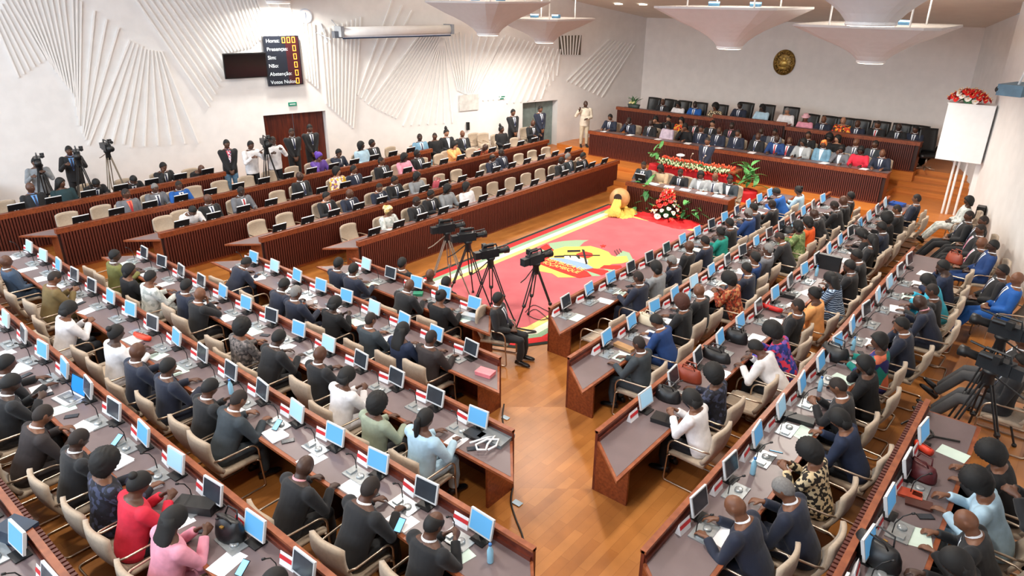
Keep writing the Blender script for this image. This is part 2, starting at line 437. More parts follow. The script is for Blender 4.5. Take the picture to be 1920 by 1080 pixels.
def uvbox(row, root, name, u0, u1, v0, v1, w0, w1, m):
    base = np.array(root.location); b = MB(); q = []
    for w_ in (w0, w1):
        for (a, c) in ((u0, v0), (u1, v0), (u1, v1), (u0, v1)): q.append(row.P(a, c, w_) - base)
    b.add(q, [(0,3,2,1),(4,5,6,7),(0,1,5,4),(1,2,6,5),(2,3,7,6),(3,0,4,7)])
    me = b.mesh(name, m)
    bm = bmesh.new(); bm.from_mesh(me); bmesh.ops.recalc_face_normals(bm, faces=bm.faces); bm.to_mesh(me); bm.free()
    return link(name, me, root)
def uvpoly(row, root, name, pts, w0, w1, m):
    base = np.array(root.location)
    b = MB(); b.prism([tuple((row.P(a, c, 0) - base)[:2]) for a, c in pts], row.z + w0 - base[2], row.z + w1 - base[2])
    return link(name, b.mesh(name, m), root)
def desk(row, label, slats=False, cap=False, depth=.62, dz=.74, name='bench_desk', group=None, slat_bottom=.05):
    root = empty(name, row.P(row.len/2, 0, 0), label=label, cat='desk', group=group)
    L_, t = row.len, row.top
    uvbox(row, root, 'front_panel', 0, L_, 0, .035, 0, t, SLATB if slats else RAIL)
    if cap:
        uvbox(row, root, 'cap_rail', -.03, L_+.03, -.055, .06, t-.115, t, CAP)
    else:
        uvbox(row, root, 'top_rail', 0, L_, -.012, .05, t-.03, t+.004, EDGE)
        uvbox(row, root, 'ledge', .02, L_-.02, .035, .06, dz, dz+.05, RAIL)
    e0, e1 = row.e0, row.e1
    uvpoly(row, root, 'worktop', [(.0, .035), (L_, .035), (L_+e1, depth), (-e0, depth)], dz-.035, dz, EDGE)
    k = .045
    uvpoly(row, root, 'linoleum_inlay', [(.03, .05), (L_-.03, .05), (L_+e1*.9-k*.6, depth-k), (-e0*.9+k*.6, depth-k)], dz, dz+.003, DESKTOP)
    for a in (0.0, L_-.035): uvbox(row, root, 'end_panel', a, a+.035, .035, depth*.8, 0, dz-.035, CAP)
    n = max(1, int(L_/2.3))
    for k in range(1, n):
        a = L_*k/n; uvbox(row, root, 'support_panel', a-.015, a+.015, .035, depth*.75, 0, dz-.035, DARKIN)
    if slats:
        along = 'x' if abs(row.u[0]) > .5 else 'y'
        h = (t-.115 if cap else t-.02) - slat_bottom; me = slat_mesh(h, along); base = np.array(root.location)
        uvbox(row, root, 'plinth', 0, L_, -.03, 0, 0, slat_bottom, CAP)
        ns = int((L_-.08)/.06)
        for k in range(ns):
            link('slat', me, root, row.P(.06 + k*.06, -.03 if cap else -.035, slat_bottom) - base)
    return root
ROWS = {}
rowword = ['front row by rug', 'second row from rug', 'third row from rug', 'fourth row from rug', 'fifth row from rug', 'rearmost row']
RSEAT = [-7.806, -6.494, -4.976, -3.564, -4.27+.76*3, -1.0]
for i in range(6):
    r = Row((RL[i], YR[i], 0), (1, 0, 0), (0, -1, 0), RR[i]-RL[i], .15*i, .885, .5, .5, 'R%d' % (i+1), '%s, near-left block' % rowword[i], 0, .762, 'from aisle')
    r.seats = []; x = RSEAT[i]
    while x > RL[i] + .35: r.seats.append(x - RL[i]); x -= .762
    ROWS[r.key] = r
    desk(r, 'long wooden bench desk with upstand, %s, near-left block' % rowword[i], slats=(i == 5), group='desks of near-left block')
BSEAT = [10.29-.77, 8.54, 7.11, 5.53, 4.3]
for i in range(5):
    r = Row((XB[i], BN[i], 0), (0, 1, 0), (1, 0, 0), BF[i]-BN[i], .15*i, .885, .5, 0.0, 'B%d' % (i+1), '%s, right block' % rowword[i], 0, .77, 'from aisle')
    r.seats = []; y = BSEAT[i]
    while y < BF[i] - .3: r.seats.append(y - BN[i]); y += .765
    ROWS[r.key] = r
    desk(r, 'long wooden bench desk with upstand, %s, right block' % rowword[i], slats=(i == 4), group='desks of right block')
for i in range(5):
    r = Row((XL[i], LN[i], 0), (0, 1, 0), (-1, 0, 0), LF[i]-LN[i], .15*i, .945, .55, 0.0, 'L%d' % (i+1), '%s, left block' % rowword[i], 0, .758, 'from near end')
    r.seats = []; y = 11.27 - .758*2 - 1.5*i*1.01
    while y < LN[i]+.4: y += .758
    while y < LF[i] - .3: r.seats.append(y - LN[i]); y += .758
    ROWS[r.key] = r
    desk(r, 'slatted mahogany bench desk, %s, left block' % rowword[i], slats=True, cap=True, group='desks of left block', dz=.78)
# dais desks and secretaries' table
def plain_row(key, x0, x1, y, z, top, phrase):
    r = Row((x0, y, 0), (1, 0, 0), (0, 1, 0), x1-x0, z, top, 0, 0, key, phrase, 0, .6, 'from left'); ROWS[key] = r; r.seats = []; return r
PLOW = plain_row('P1', -14.55, -4.24, 22.1, .45, .92, 'lower dais desk')
desk(PLOW, 'long slatted lower dais desk behind the red lectern', slats=True, cap=True, dz=.88, name='dais_desk', group='dais desks')
PUL = plain_row('P2', -14.8, -10.72, 24.4, 1.05, .93, 'upper dais desk')
PUM = plain_row('P3', -10.70, -8.08, 24.36, 1.05, 1.06, 'upper dais desk')
PUR = plain_row('P4', -8.06, -3.97, 24.4, 1.05, .93, 'upper dais desk')
desk(PUL, 'left wing of the slatted upper dais desk', slats=True, cap=True, dz=.86, name='dais_desk', group='dais desks', slat_bottom=.03)
desk(PUM, 'raised centre section of the slatted upper dais desk', slats=True, cap=True, dz=.95, name='dais_desk', group='dais desks', slat_bottom=.03)
desk(PUR, 'right wing of the slatted upper dais desk', slats=True, cap=True, dz=.86, name='dais_desk', group='dais desks', slat_bottom=.03)
PSEC = plain_row('S1', -10.55, -7.3, 18.25, 0, .82, "secretaries' table")
desk(PSEC, "slatted secretaries' table behind the flowers and calabash", slats=True, cap=True, dz=.80, name='secretary_table')

# ---------------------------------------------------------------- chairs
def shell(fn, nu, nv, th, mats_mi=0):
    """closed shell of a parametric panel fn(u,v)->point, thickness along numeric normal"""
    P = [[np.array(fn(-1+2*i/(nu-1), j/(nv-1)), float) for i in range(nu)] for j in range(nv)]
    N = [[None]*nu for _ in range(nv)]
    for j in range(nv):
        for i in range(nu):
            du = P[j][min(i+1, nu-1)] - P[j][max(i-1, 0)]; dv = P[min(j+1, nv-1)][i] - P[max(j-1, 0)][i]
            N[j][i] = unit(np.cross(du, dv))
    b = MB(); v = [P[j][i] + N[j][i]*th/2 for j in range(nv) for i in range(nu)] + [P[j][i] - N[j][i]*th/2 for j in range(nv) for i in range(nu)]
    o = nu*nv; f = []
    for j in range(nv-1):
        for i in range(nu-1):
            a = j*nu+i; f.append((a, a+1, a+nu+1, a+nu)); f.append((o+a, o+a+nu, o+a+nu+1, o+a+1))
    for i in range(nu-1):
        a = i; f.append((a, o+a, o+a+1, a+1)); a = (nv-1)*nu+i; f.append((a, a+1, o+a+1, o+a))
    for j in range(nv-1):
        a = j*nu; f.append((a, a+nu, o+a+nu, o+a)); a = j*nu+nu-1; f.append((a, o+a, o+a+nu, a+nu))
    b.add(v, f); return b
def backfn(u, v):
    z = .47 + .47*v*(1 - .07*u**4); return (.25*u*(1 - .06*v), -.25 - .11*v + .05*u*u - .05*math.sin(v*math.pi), z)
def seatfn(u, v):
    return (.25*u*(1-.05*v), -.24 + .50*v, .43 - .03*max(0, v-.75)*4*max(0, v-.75)*4 + .012*u*u - .01)
CH = {'seat': shell(seatfn, 9, 9, .05).mesh('seat', BEIGE, True), 'backrest': shell(backfn, 11, 9, .045).mesh('backrest', BEIGE, True)}
def arc(a, b_, c_, n=5):   # quadratic corner a->c around b
    return [tuple(np.array(a)*(1-t)**2 + 2*np.array(b_)*t*(1-t) + np.array(c_)*t*t) for t in [k/n for k in range(n+1)]]
fr = MB()
fr.tube([(-.27, .20, .43), (-.27, .24, .40), (-.27, .26, .06)] + arc((-.27, .26, .06), (-.27, .265, .015), (-.27, .21, .015))[1:] + [(-.27, -.28, .015)] + arc((-.27, -.30, .015), (-.27, -.36, .015), (-.20, -.36, .015)) +
        arc((.20, -.36, .015), (.27, -.36, .015), (.27, -.30, .015)) + [(.27, .21, .015)] + arc((.27, .21, .015), (.27, .265, .015), (.27, .26, .06))[1:] + [(.27, .24, .40), (.27, .20, .43)], .0125, 7)
CH['frame'] = fr.mesh('frame', CHROME, True)
def armm(sx):
    b = MB(); b.tube([(sx*.235, -.30, .66), (sx*.275, -.22, .67), (sx*.285, .05, .67)] + arc((sx*.285, .10, .67), (sx*.285, .25, .67), (sx*.275, .24, .50)) + [(sx*.272, .24, .42)], .0125, 7); return b.mesh('armrest', CHROME, True)
CH['armrest_l'] = armm(-1); CH['armrest_r'] = armm(1)
def chair(loc, rz, label, group):
    root = empty('conference_chair', loc, rz, label, 'chair', group)
    for k in ('seat', 'backrest', 'frame', 'armrest_l', 'armrest_r'): link(k.split('_')[0], CH[k], root)
    return root
def obackfn(u, v): return (.27*u, -.26 - .14*v + .05*u*u, .52 + .72*v)
OC = {'backrest': shell(obackfn, 9, 9, .10).mesh('backrest', LEATHER, True), 'seat': shell(lambda u, v: (.27*u, -.24+.52*v, .47), 7, 7, .10).mesh('seat', LEATHER, True)}
b = MB(); b.tube([(0, 0, .08), (0, 0, .44)], .03)
for k in range(5): b.tube([(0, 0, .08), (.3*math.cos(k*1.257), .3*math.sin(k*1.257), .05)], .02, 6)
OC['base'] = b.mesh('base', CHROME, True)
def oarm(s): b = MB(); b.tube([(s*.29, -.25, .5), (s*.31, -.24, .70), (s*.31, .18, .70), (s*.29, .16, .47)], .028, 6); return b.mesh('armrest', LEATHER, True)
OC['armrest_l'] = oarm(-1); OC['armrest_r'] = oarm(1)
def office_chair(loc, rz, label, group='black leather dais chairs'):
    root = empty('leather_armchair', loc, rz, label, 'chair', group)
    for k in OC: link(k.split('_')[0], OC[k], root)
    return root

# ---------------------------------------------------------------- things on every place of a desk
def mk(fn, mats, smooth=False):
    b = MB(); fn(b); return b.mesh('part', mats, smooth)
# monitor, local: screen faces -Y (towards the sitter), base on the desk; origin at the base
ang = R_(14)
def tilt(b):
    M = Matrix.Translation((0, 0, .09)) @ Matrix.Rotation(-ang, 4, 'X'); b.xf(M)
def f_case(b): b.box((-.17, 0, 0), (.17, .028, .255)); tilt(b)
def f_back(b): b.box((-.13, .028, .05), (.13, .05, .21)); tilt(b)
def f_scr(b): b.box((-.15, -.003, .022), (.15, .002, .238)); tilt(b)
def f_stand(b): b.box((-.10, -.06, 0), (.10, .10, .015)); b.box((-.03, .035, .012), (.03, .06, .16))
MON = {'case': mk(f_case, SILVER), 'rear_cover': mk(f_back, SILVER), 'screen': mk(f_scr, SCRB), 'stand': mk(f_stand, BLACKPL)}
def monitor(P, rz, scr, label, group):
    root = empty('desk_monitor', P, rz, label, 'monitor', group)
    root.scale = (.88, .88, .90)
    cs_ = link('case', MON['case'], root); link('stand', MON['stand'], root); link('rear_cover', MON['rear_cover'], cs_); link('screen', MON['screen'], cs_, m=scr)
# low folded monitor of the left block: we see its black back
a2 = R_(38)
def tilt2(b): b.xf(Matrix.Translation((0, .05, .02)) @ Matrix.Rotation(a2, 4, 'X'))
def g_case(b): b.box((-.17, 0, 0), (.17, .03, .27)); b.xf(Matrix.Translation((0, .02, .03)) @ Matrix.Rotation(-R_(20), 4, 'X'))
def g_mark(b):
    for x in (-.045, .02): b.ball((x+.02, .033, .10), (.028, .004, .02), 8, 5)
    b.xf(Matrix.Translation((0, .02, .03)) @ Matrix.Rotation(-R_(20), 4, 'X'))
def g_scr(b): b.box((-.15, -.003, .02), (.15, .001, .25)); b.xf(Matrix.Translation((0, .02, .03)) @ Matrix.Rotation(-R_(20), 4, 'X'))
def g_edge(b): b.box((-.172, -.002, .262), (.172, .026, .276)); b.xf(Matrix.Translation((0, .02, .03)) @ Matrix.Rotation(-R_(20), 4, 'X'))
MON2 = {'case': mk(g_case, BLACKPL), 'badge': mk(g_mark, MARK), 'screen': mk(g_scr, SCRD), 'top_edge': mk(g_edge, SILVER), 'stand': mk(lambda b: b.box((-.09, -.05, 0), (.09, .12, .03)), BLACKPL)}
def monitor2(P, rz, label, group):
    root = empty('desk_monitor', P, rz, label, 'monitor', group)
    for k in MON2: link(k, MON2[k], root)
def c_card(b): b.add([(-.095, -.035, 0), (.095, -.035, 0), (.095, 0, .135), (-.095, 0, .135), (-.095, .035, 0), (.095, .035, 0)], [(0,1,2,3),(3,2,5,4),(0,3,4),(1,5,2),(0,4,5,1)])
def c_str(b): b.add([(-.096, -.0225, .062), (.096, -.0225, .062), (.096, -.0115, .105), (-.096, -.0115, .105)], [(0,1,2,3)]); b.xf(Matrix.Translation((0, -.0016, 0)))
CARD = {'card': mk(c_card, PAPER), 'stripe': mk(c_str, REDSTR)}
def name_card(P, rz, label, group):
    root = empty('name_card', P, rz, label, 'name card', group)
    link('stripe', CARD['stripe'], link('card', CARD['card'], root))
def s_plate(b): b.prism([(-.16, -.10), (.16, -.10), (.16, .10), (-.16, .10)], 0, .012)
def s_pods(b): b.lathe([(.045, .012), (.043, .03), (.03, .034)], 14, c=(.05, -.01, 0))
def s_goose(b): b.tube([(-.09, .05, .02), (-.09, .045, .14), (-.08, .0, .24), (-.06, -.06, .29)], .006, 6); b.tube([(-.06, -.06, .29), (-.055, -.085, .305)], .012, 8)
CONS = {'button_block': mk(lambda b: b.box((-.13, -.06, .012), (-.05, .03, .03)), ACRYL), 'plate': mk(s_plate, ACRYL), 'speaker_pod': mk(s_pods, ACRYL, True), 'gooseneck': mk(s_goose, BLACKPL, True)}
def console(P, rz, label, group):
    root = empty('microphone_console', P, rz, label, 'microphone', group)
    for k in CONS: link(k, CONS[k], root)
SHEET = mk(lambda b: b.box((-.105, -.148, 0), (.105, .148, .002)), PAPER)
STACK = mk(lambda b: (b.box((-.105, -.148, 0), (.105, .148, .012)), b.add([(-.09, -.16, .013), (.12, -.13, .013), (.10, .16, .013), (-.11, .135, .013), (-.09, -.16, .014), (.12, -.13, .014), (.10, .16, .014), (-.11, .135, .014)], [(0,3,2,1),(4,5,6,7),(0,1,5,4),(1,2,6,5),(2,3,7,6),(3,0,4,7)])), PAPER)
PHONE = mk(lambda b: (b.box((-.038, -.075, 0), (.038, .075, .010), 0), b.box((-.034, -.068, .010), (.034, .068, .0105), 1)), [BLACKPL, SCRD])
PHONEB = mk(lambda b: (b.box((-.038, -.075, 0), (.038, .075, .010), 0), b.box((-.034, -.068, .010), (.034, .068, .0105), 1)), [BLACKPL, emit('phone_glow', (120, 190, 235), 1.0)])
WATER = mat('bottle_water', (150, 205, 232), .1, var=.05)
BOTTLE = mk(lambda b: (b.lathe([(.03, 0), (.032, .01), (.031, .14), (.014, .185), (.013, .20)], 12, 0), b.lathe([(.016, .20), (.016, .222)], 10, 1)), [WATER, mat('bottle_cap', (60, 120, 190), .4)], True)
counts = {}
RNG = random.Random(21)
def outfit_row(row, style):
    grp = {'R': 'near-left block', 'B': 'right block', 'L': 'left block'}[row.key[0]]
    n = len(row.seats)
    for k, u in enumerate(row.seats):
        ph = '%s %s, %s' % (ORD[k], row.first, row.phrase)
        rz = row.face
        if style == 'L':
            monitor2(row.P(u, .30, .783), rz, 'black-backed low monitor, ' + ph, 'monitors of ' + grp)
            continue
        lit = RNG.random()
        if row.key == 'B1': lit = [.9, .3, .3, .9, .9, .9, .3, .3, .9, .3, .9, .3, .3, .3, .3, .3][k % 16]
        scr, w_ = (SCRB, 'blue lit') if lit < .45 else ((SCRL, 'pale lit') if lit < .68 else (SCRD, 'dark'))
        sgn = -1 if row.key[0] == 'R' else 1
        monitor(row.P(u, .17, .745), rz + RNG.uniform(-.12, .12), scr, 'silver monitor with %s screen, %s' % (w_, ph), 'monitors of ' + grp)
        if RNG.random() < .92: name_card(row.P(u - .29*(-sgn if row.key[0] == 'R' else -sgn)*1.0 if False else u - .28, .115, .745), rz + RNG.uniform(-.1, .1), 'white name card with red stripe, ' + ph, 'name cards of ' + grp)
        if RNG.random() < .9: console(row.P(u - .17, .29, .745), rz, 'grey microphone console, ' + ph, 'consoles of ' + grp)
        r = RNG.random()
        if r < .8:
            kind, wd, m = (SHEET, 'white paper sheet', PAPER) if r < .42 else ((STACK, 'small pile of white papers', PAPER) if r < .6 else (SHEET, 'pale green paper sheet', GPAPER))
            o = link('paper', kind, None, row.P(u - .05 + RNG.uniform(-.12, .12), .455, .744), m=m); o.rotation_euler = (0, 0, rz + math.pi/2*RNG.choice([0, 1, 1]) + RNG.uniform(-.3, .3))
            tag(o, '%s, %s' % (wd, ph), 'paper', 'papers of ' + grp)
            if RNG.random() < .45:
                o = link('mobile_phone', PHONE, None, row.P(u + .22, .43 + RNG.uniform(-.03, .05), .744)); o.rotation_euler = (0, 0, rz + RNG.uniform(-1.2, 1.2)); tag(o, 'dark mobile phone, ' + ph, 'phone', 'phones of ' + grp)
        if RNG.random() < .12:
            o = link('water_bottle', BOTTLE, None, row.P(u + .26, .30, .744)); tag(o, 'blue water bottle, ' + ph, 'bottle', 'bottles of ' + grp)
for k, r in ROWS.items():
    if k[0] in 'RB': outfit_row(r, 'RB')
    elif k[0] == 'L': outfit_row(r, 'L')
# ---------------------------------------------------------------- people
HIPZ = .52
def smooth01(x): x = max(0.0, min(1.0, x)); return x*x*(3-2*x)
def bendp(p, lean, dz=0.0):
    p = np.array(p, float); a = lean*smooth01((p[2]-HIPZ-dz)/.28); h = HIPZ + dz
    y = p[1]*math.cos(a) + (p[2]-h)*math.sin(a); z = h + (p[2]-h)*math.cos(a) - p[1]*math.sin(a)
    return np.array([p[0], y, z])
TORSO = [(.455, .155, .118, .0), (.52, .182, .135, .0), (.60, .176, .134, .010), (.70, .170, .132, .018), (.80, .176, .128, .016), (.90, .192, .126, .008), (.97, .204, .114, .000), (1.02, .184, .096, -.010), (1.055, .120, .078, -.014), (1.08, .068, .064, -.010), (1.14, .060, .060, .004)]
HEADC = (0, .022, 1.205)
def torso_rings(lean, dz, infl=0.0, z0=None, z1=None):
    rs = []
    for z, a, b_, cy in TORSO:
        if z0 is not None and z < z0 - 1e-6: continue
        if z1 is not None and z > z1 + 1e-6: continue
        c = bendp((0, cy, z+dz), lean, dz); cx = bendp((a+infl, cy, z+dz), lean, dz); cyv = bendp((0, cy+b_+infl, z+dz), lean, dz)
        rs.append((c, cx-c, cyv-c))
    return rs
def chest_front(x, z, lean, dz, off):
    for (za, aa, ba, ca), (zb, ab, bb_, cb) in zip(TORSO, TORSO[1:]):
        if za <= z <= zb:
            t = (z-za)/(zb-za); a = aa+(ab-aa)*t; b_ = ba+(bb_-ba)*t; c = ca+(cb-ca)*t
            q = max(0.0, 1-(x/(a+off))**2); return bendp((x, c+(b_+off)*math.sqrt(q), z+dz), lean, dz)
    return None
def ik(S, W, l1, l2, pole):
    S = np.array(S, float); W = np.array(W, float); d = W-S; L_ = np.linalg.norm(d)
    if L_ > (l1+l2)*.995: W = S + d/L_*(l1+l2)*.995; d = W-S; L_ = np.linalg.norm(d)
    a = (l1*l1 - l2*l2 + L_*L_)/(2*L_); h = math.sqrt(max(0, l1*l1-a*a)); n = d/L_
    p = np.array(pole, float); p = p - n*(p @ n); p = unit(p)
    return S + n*a + p*h, W
def head_mesh(nu=40, nv=30):
    v = []; f = []
    for j in range(nv+1):
        a = math.pi*j/nv
        for i in range(nu):
            t = 2*math.pi*i/nu; v.append((math.sin(a)*math.cos(t), math.sin(a)*math.sin(t), math.cos(a)))
    for j in range(nv):
        for i in range(nu): f.append((j*nu+i, j*nu+(i+1) % nu, (j+1)*nu+(i+1) % nu, (j+1)*nu+i)[::-1])
    return v, f
def head_surf(d, face=True):
    dx, dy, dz_ = d
    x, y, z = .080*dx, .100*dy, .121*dz_
    if dz_ < 0:
        x *= 1 - .27*dz_*dz_
        if dy < 0: y *= 1 - .40*dz_*dz_
        else: y *= 1 - .06*dz_*dz_
    if face and dy > 0:
        y += .022*math.exp(-((x/.013)**2 + ((z+.016)/.024)**2))
        y -= .008*math.exp(-(((abs(x)-.033)/.015)**2 + ((z-.018)/.012)**2))
        y += .005*math.exp(-(((abs(x)-.03)/.022)**2 + ((z-.038)/.009)**2))
        y += .007*math.exp(-((x/.022)**2 + ((z+.060)/.011)**2))
        y += .007*math.exp(-((x/.022)**2 + ((z+.098)/.016)**2))
    return np.array([x, y, z])
HV, HF = head_mesh()
def hand(b, Wr, d, up, side, curl=.5):
    d = unit(d); up = np.array(up, float); up = unit(up - d*(up @ d)); lat = np.cross(d, up)*side    # lat points to the thumb side
    Wr = np.array(Wr, float)
    rs = [(Wr - d*.02, lat*.026, up*.019), (Wr + d*.01, lat*.028, up*.018), (Wr + d*.05, lat*.040, up*.016), (Wr + d*.085, lat*.041, up*.014), (Wr + d*.10, lat*.034, up*.010)]
    b.rings(rs, 12)
    for k, (o, ln) in enumerate(zip((.031, .0105, -.0105, -.031), (.072, .080, .074, .058))):
        p0 = Wr + d*.085 + lat*o; c1 = curl*.5; c2 = curl*1.3
        d1 = d*math.cos(c1) - up*math.sin(c1); d2 = d*math.cos(c2) - up*math.sin(c2)
        p1 = p0 + d1*ln*.5; p2 = p1 + d2*ln*.5
        b.tube([p0, p0 + d1*ln*.25, p1, p1 + d2*ln*.25, p2], [.0098, .0095, .0092, .0086, .0072], 8)
    p0 = Wr + d*.03 + lat*.028; dt = unit(d*.72 + lat*.62 - up*.25); p1 = p0 + dt*.038; p2 = p1 + unit(dt + d*.5)*.030
    b.tube([p0, p1, p2], [.0125, .0115, .0088], 8)
def remeshed(b, name, vox, mats, smooth_it=4):
    me = b.mesh(name + '_src', mats); o = bpy.data.objects.new('tmp', me); COL.objects.link(o)
    m = o.modifiers.new('r', 'REMESH'); m.mode = 'VOXEL'; m.voxel_size = vox; m.use_smooth_shade = True
    s = o.modifiers.new('s', 'SMOOTH'); s.factor = .5; s.iterations = smooth_it
    dg = bpy.context.evaluated_depsgraph_get(); ev = o.evaluated_get(dg)
    out = bpy.data.meshes.new_from_object(ev); out.name = name
    bpy.data.objects.remove(o); bpy.data.meshes.remove(me)
    out.materials.clear(); out.materials.append(mats)
    out.polygons.foreach_set('use_smooth', [True]*len(out.polygons))
    return out
SKIN0 = mat('skin_dark', (86, 54, 38), .48, var=.08, scale=14)
SKIN1 = mat('skin_mid', (112, 72, 50), .48, var=.08, scale=14)
SKIN2 = mat('skin_deep', (64, 42, 32), .45, var=.08, scale=14)
SKIN3 = mat('skin_light', (170, 122, 94), .5, var=.06, scale=14)
SHIRTW = mat('shirt_white', (226, 230, 236), .8, var=.03)
SHOE = mat('shoe_black', (18, 18, 20), .3)
POSES = {}
def make_pose(name, lean=8, hp=8, hyaw=0, wl_=None, wr_=None, stand=False, legs='sit', hands=('desk', 'desk'), curl=.55, polel=None, poler=None):
    lean = R_(lean); dz = .41 if stand else 0.0
    body, top, pants, shoes = MB(), MB(), MB(), MB()
    body.rings(torso_rings(lean, dz), 18)
    top.rings(torso_rings(lean, dz, .016, .455, 1.02), 20)
    # closing the shoulders of the garment
    c = bendp((0, -.012, 1.060+dz), lean, dz); cx = bendp((.098, -.012, 1.060+dz), lean, dz) - c; cy = bendp((0, .066, 1.060+dz), lean, dz) - c
    top.rings([torso_rings(lean, dz, .012, 1.02, 1.02)[0], (c, cx, cy)], 20)
    # head
    Hc = bendp((HEADC[0], HEADC[1], HEADC[2]+dz), lean, dz)
    RH = Matrix.Translation(Hc) @ Matrix.Rotation(R_(hyaw), 4, 'Z') @ Matrix.Rotation(-(lean*.45 + R_(hp)), 4, 'X')
    A = np.array(RH)
    hv = [tuple(A[:3, :3] @ head_surf(d) + A[:3, 3]) for d in HV]
    body.add(hv, HF)
    for s in (-1, 1):
        eb = MB(); eb.ball((s*.079, -.008, .0), (.011, .022, .033), 8, 6); eb.xf(RH); body.add(eb.v, eb.f)
    nb = bendp((0, -.010, 1.05+dz), lean, dz); body.tube([nb, (nb+Hc)/2, Hc], [.064, .060, .056], 12)
    # arms
    for s, W, pole, hs in ((-1, wl_, polel, hands[0]), (1, wr_, poler, hands[1])):
        S = bendp((s*.190, -.004, .985+dz), lean, dz)
        if pole is None: pole = (s*.6, -.25, -1.0)
        E_, Wr = ik(S, W, .285, .265, pole)
        body.tube([S, S*.5+E_*.5, E_, E_*.5+Wr*.5, Wr], [.052, .046, .040, .037, .026], 12)
        fw = unit(Wr-E_); Wc = Wr - fw*.015
        top.tube([S - (E_-S)*.05, S*.5+E_*.5, E_, E_*.5+Wc*.5, Wc], [.080, .070, .061, .055, .047], 14)
        top.ball(S, .078, 12, 8); top.ball(E_, .061, 10, 7)
        if hs == 'desk': d_ = np.array([-s*.25, 1.0, -.12]); u_ = np.array([0, .12, 1.0])
        elif hs == 'up': d_ = np.array([-s*.25, .15, 1.0]); u_ = np.array([s*.1, 1.0, -.1])
        elif hs == 'hold': d_ = np.array([-s*.45, .9, .25]); u_ = np.array([s*.8, .0, .5])
        elif hs == 'lap': d_ = np.array([-s*.75, .65, -.15]); u_ = np.array([0, .3, 1.0])
        elif hs == 'hang': d_ = np.array([-s*.6, .3, -.8]); u_ = np.array([0, 1.0, .3])
        else: d_ = fw; u_ = np.array([s*.3, 0, 1.0])
        hand(body, Wr, d_, u_, -s, curl)
    # legs
    for s in (-1, 1):
        if legs == 'sit': pts = [(s*.085, .02, .525), (s*.105, .22, .515), (s*.115, .43, .50), (s*.115, .44, .28), (s*.115, .41, .09)]
        elif legs == 'ext': pts = [(s*.085, .02, .525), (s*.10, .25, .52), (s*.10, .46, .50), (s*.10, .60, .30), (s*.10, .74, .10)]
        else: pts = [(s*.085, 0, .93), (s*.095, .01, .72), (s*.10, .015, .50), (s*.105, -.005, .28), (s*.11, -.015, .08)]
        body.tube(pts, [.082, .074, .056, .052, .036], 12)
        if legs == 'stand': body.ball(pts[0], .088, 10, 7)
        pants.tube([pts[0], pts[1], pts[2], pts[3], tuple(np.array(pts[4])*.85 + np.array(pts[3])*.15)], [.102, .093, .076, .070, .062], 14)
        pants.ball(pts[2], .075, 10, 7)
        an = np.array(pts[4]); fd = np.array([s*.12, 1.0, 0]) if legs != 'ext' else np.array([s*.1, .75, .55]); fd = unit(fd); upv = unit(np.cross(np.cross(fd, (0, 0, 1)), fd)); sd = np.cross(fd, upv)
        body.rings([(an - fd*.04 - upv*.02, sd*.030, upv*.035), (an + fd*.05 - upv*.035, sd*.036, upv*.032), (an + fd*.14 - upv*.05, sd*.040, upv*.020)], 10)
        q = [(an - fd*.075 - upv*.035, sd*.030, upv*.035), (an - fd*.03 - upv*.022, sd*.041, upv*.052), (an + fd*.06 - upv*.036, sd*.045, upv*.042), (an + fd*.13 - upv*.045, sd*.049, upv*.033), (an + fd*.19 - upv*.054, sd*.042, upv*.024), (an + fd*.215 - upv*.06, sd*.022, upv*.012)]
        shoes.rings(q, 12)
    if stand:
        pants.rings([((0, 0, .84), (.165, 0, 0), (0, .118, 0)), ((0, 0, .93), (.186, 0, 0), (0, .136, 0)), ((0, 0, 1.0), (.176, 0, 0), (0, .128, 0))], 16)
        top.rings([((0, .0, .80), (.192, 0, 0), (0, .142, 0)), ((0, 0, .90), (.196, 0, 0), (0, .146, 0)), ((0, .006, 1.0), (.184, 0, 0), (0, .138, 0))], 18)
    else:
        pants.rings([((0, -.01, .44), (.150, 0, 0), (0, .13, 0)), ((0, 0, .52), (.186, 0, 0), (0, .138, 0)), ((0, 0, .58), (.178, 0, 0), (0, .132, 0))], 16)
    P = {'headM': RH, 'hangM': Matrix.Translation(Hc) @ Matrix.Rotation(R_(hyaw)*.5, 4, 'Z') @ Matrix.Rotation(-lean*.55, 4, 'X')}
    P['body'] = remeshed(body, 'body', .0095, SKIN0, 2)
    P['top'] = remeshed(top, 'garment', .0125, SKIN0, 5)
    P['pants'] = remeshed(pants, 'trousers', .0135, SKIN0, 4)
    P['shoes'] = shoes.mesh('shoes', SHOE, True)
    # shirt front, collar, tie
    sh = MB(); nz = 9
    v = []; f = []
    for j in range(nz):
        z = .72 + (1.035-.72)*j/(nz-1); hw = .010 + .052*(j/(nz-1))
        for i in range(5): v.append(chest_front(hw*(-1+i/2), z, lean, dz, .021))
    for j in range(nz-1):
        for i in range(4): f.append((j*5+i, j*5+i+1, (j+1)*5+i+1, (j+1)*5+i))
    sh.add(v, f)
    P['shirt'] = sh.mesh('shirt_front', SHIRTW, True)
    co = MB(); n = 20; v = []
    for (rx, ry, zz, oy) in ((.084, .076, 1.044, -.008), (.074, .070, 1.092, -.008), (.066, .063, 1.092, -.008), (.066, .063, 1.044, -.008)):
        for k in range(n):
            t = 2*math.pi*k/n; v.append(bendp((rx*math.cos(t), oy + ry*math.sin(t), zz + dz - .022*max(0, math.sin(t))), lean, dz))
    f = [(j*n+k, j*n+(k+1) % n, (j+1)*n+(k+1) % n, (j+1)*n+k) for j in range(3) for k in range(n)]
    co.add(v, f); P['collar'] = co.mesh('collar', SHIRTW, True)
    ti = MB(); v = []; f = []; nz = 8
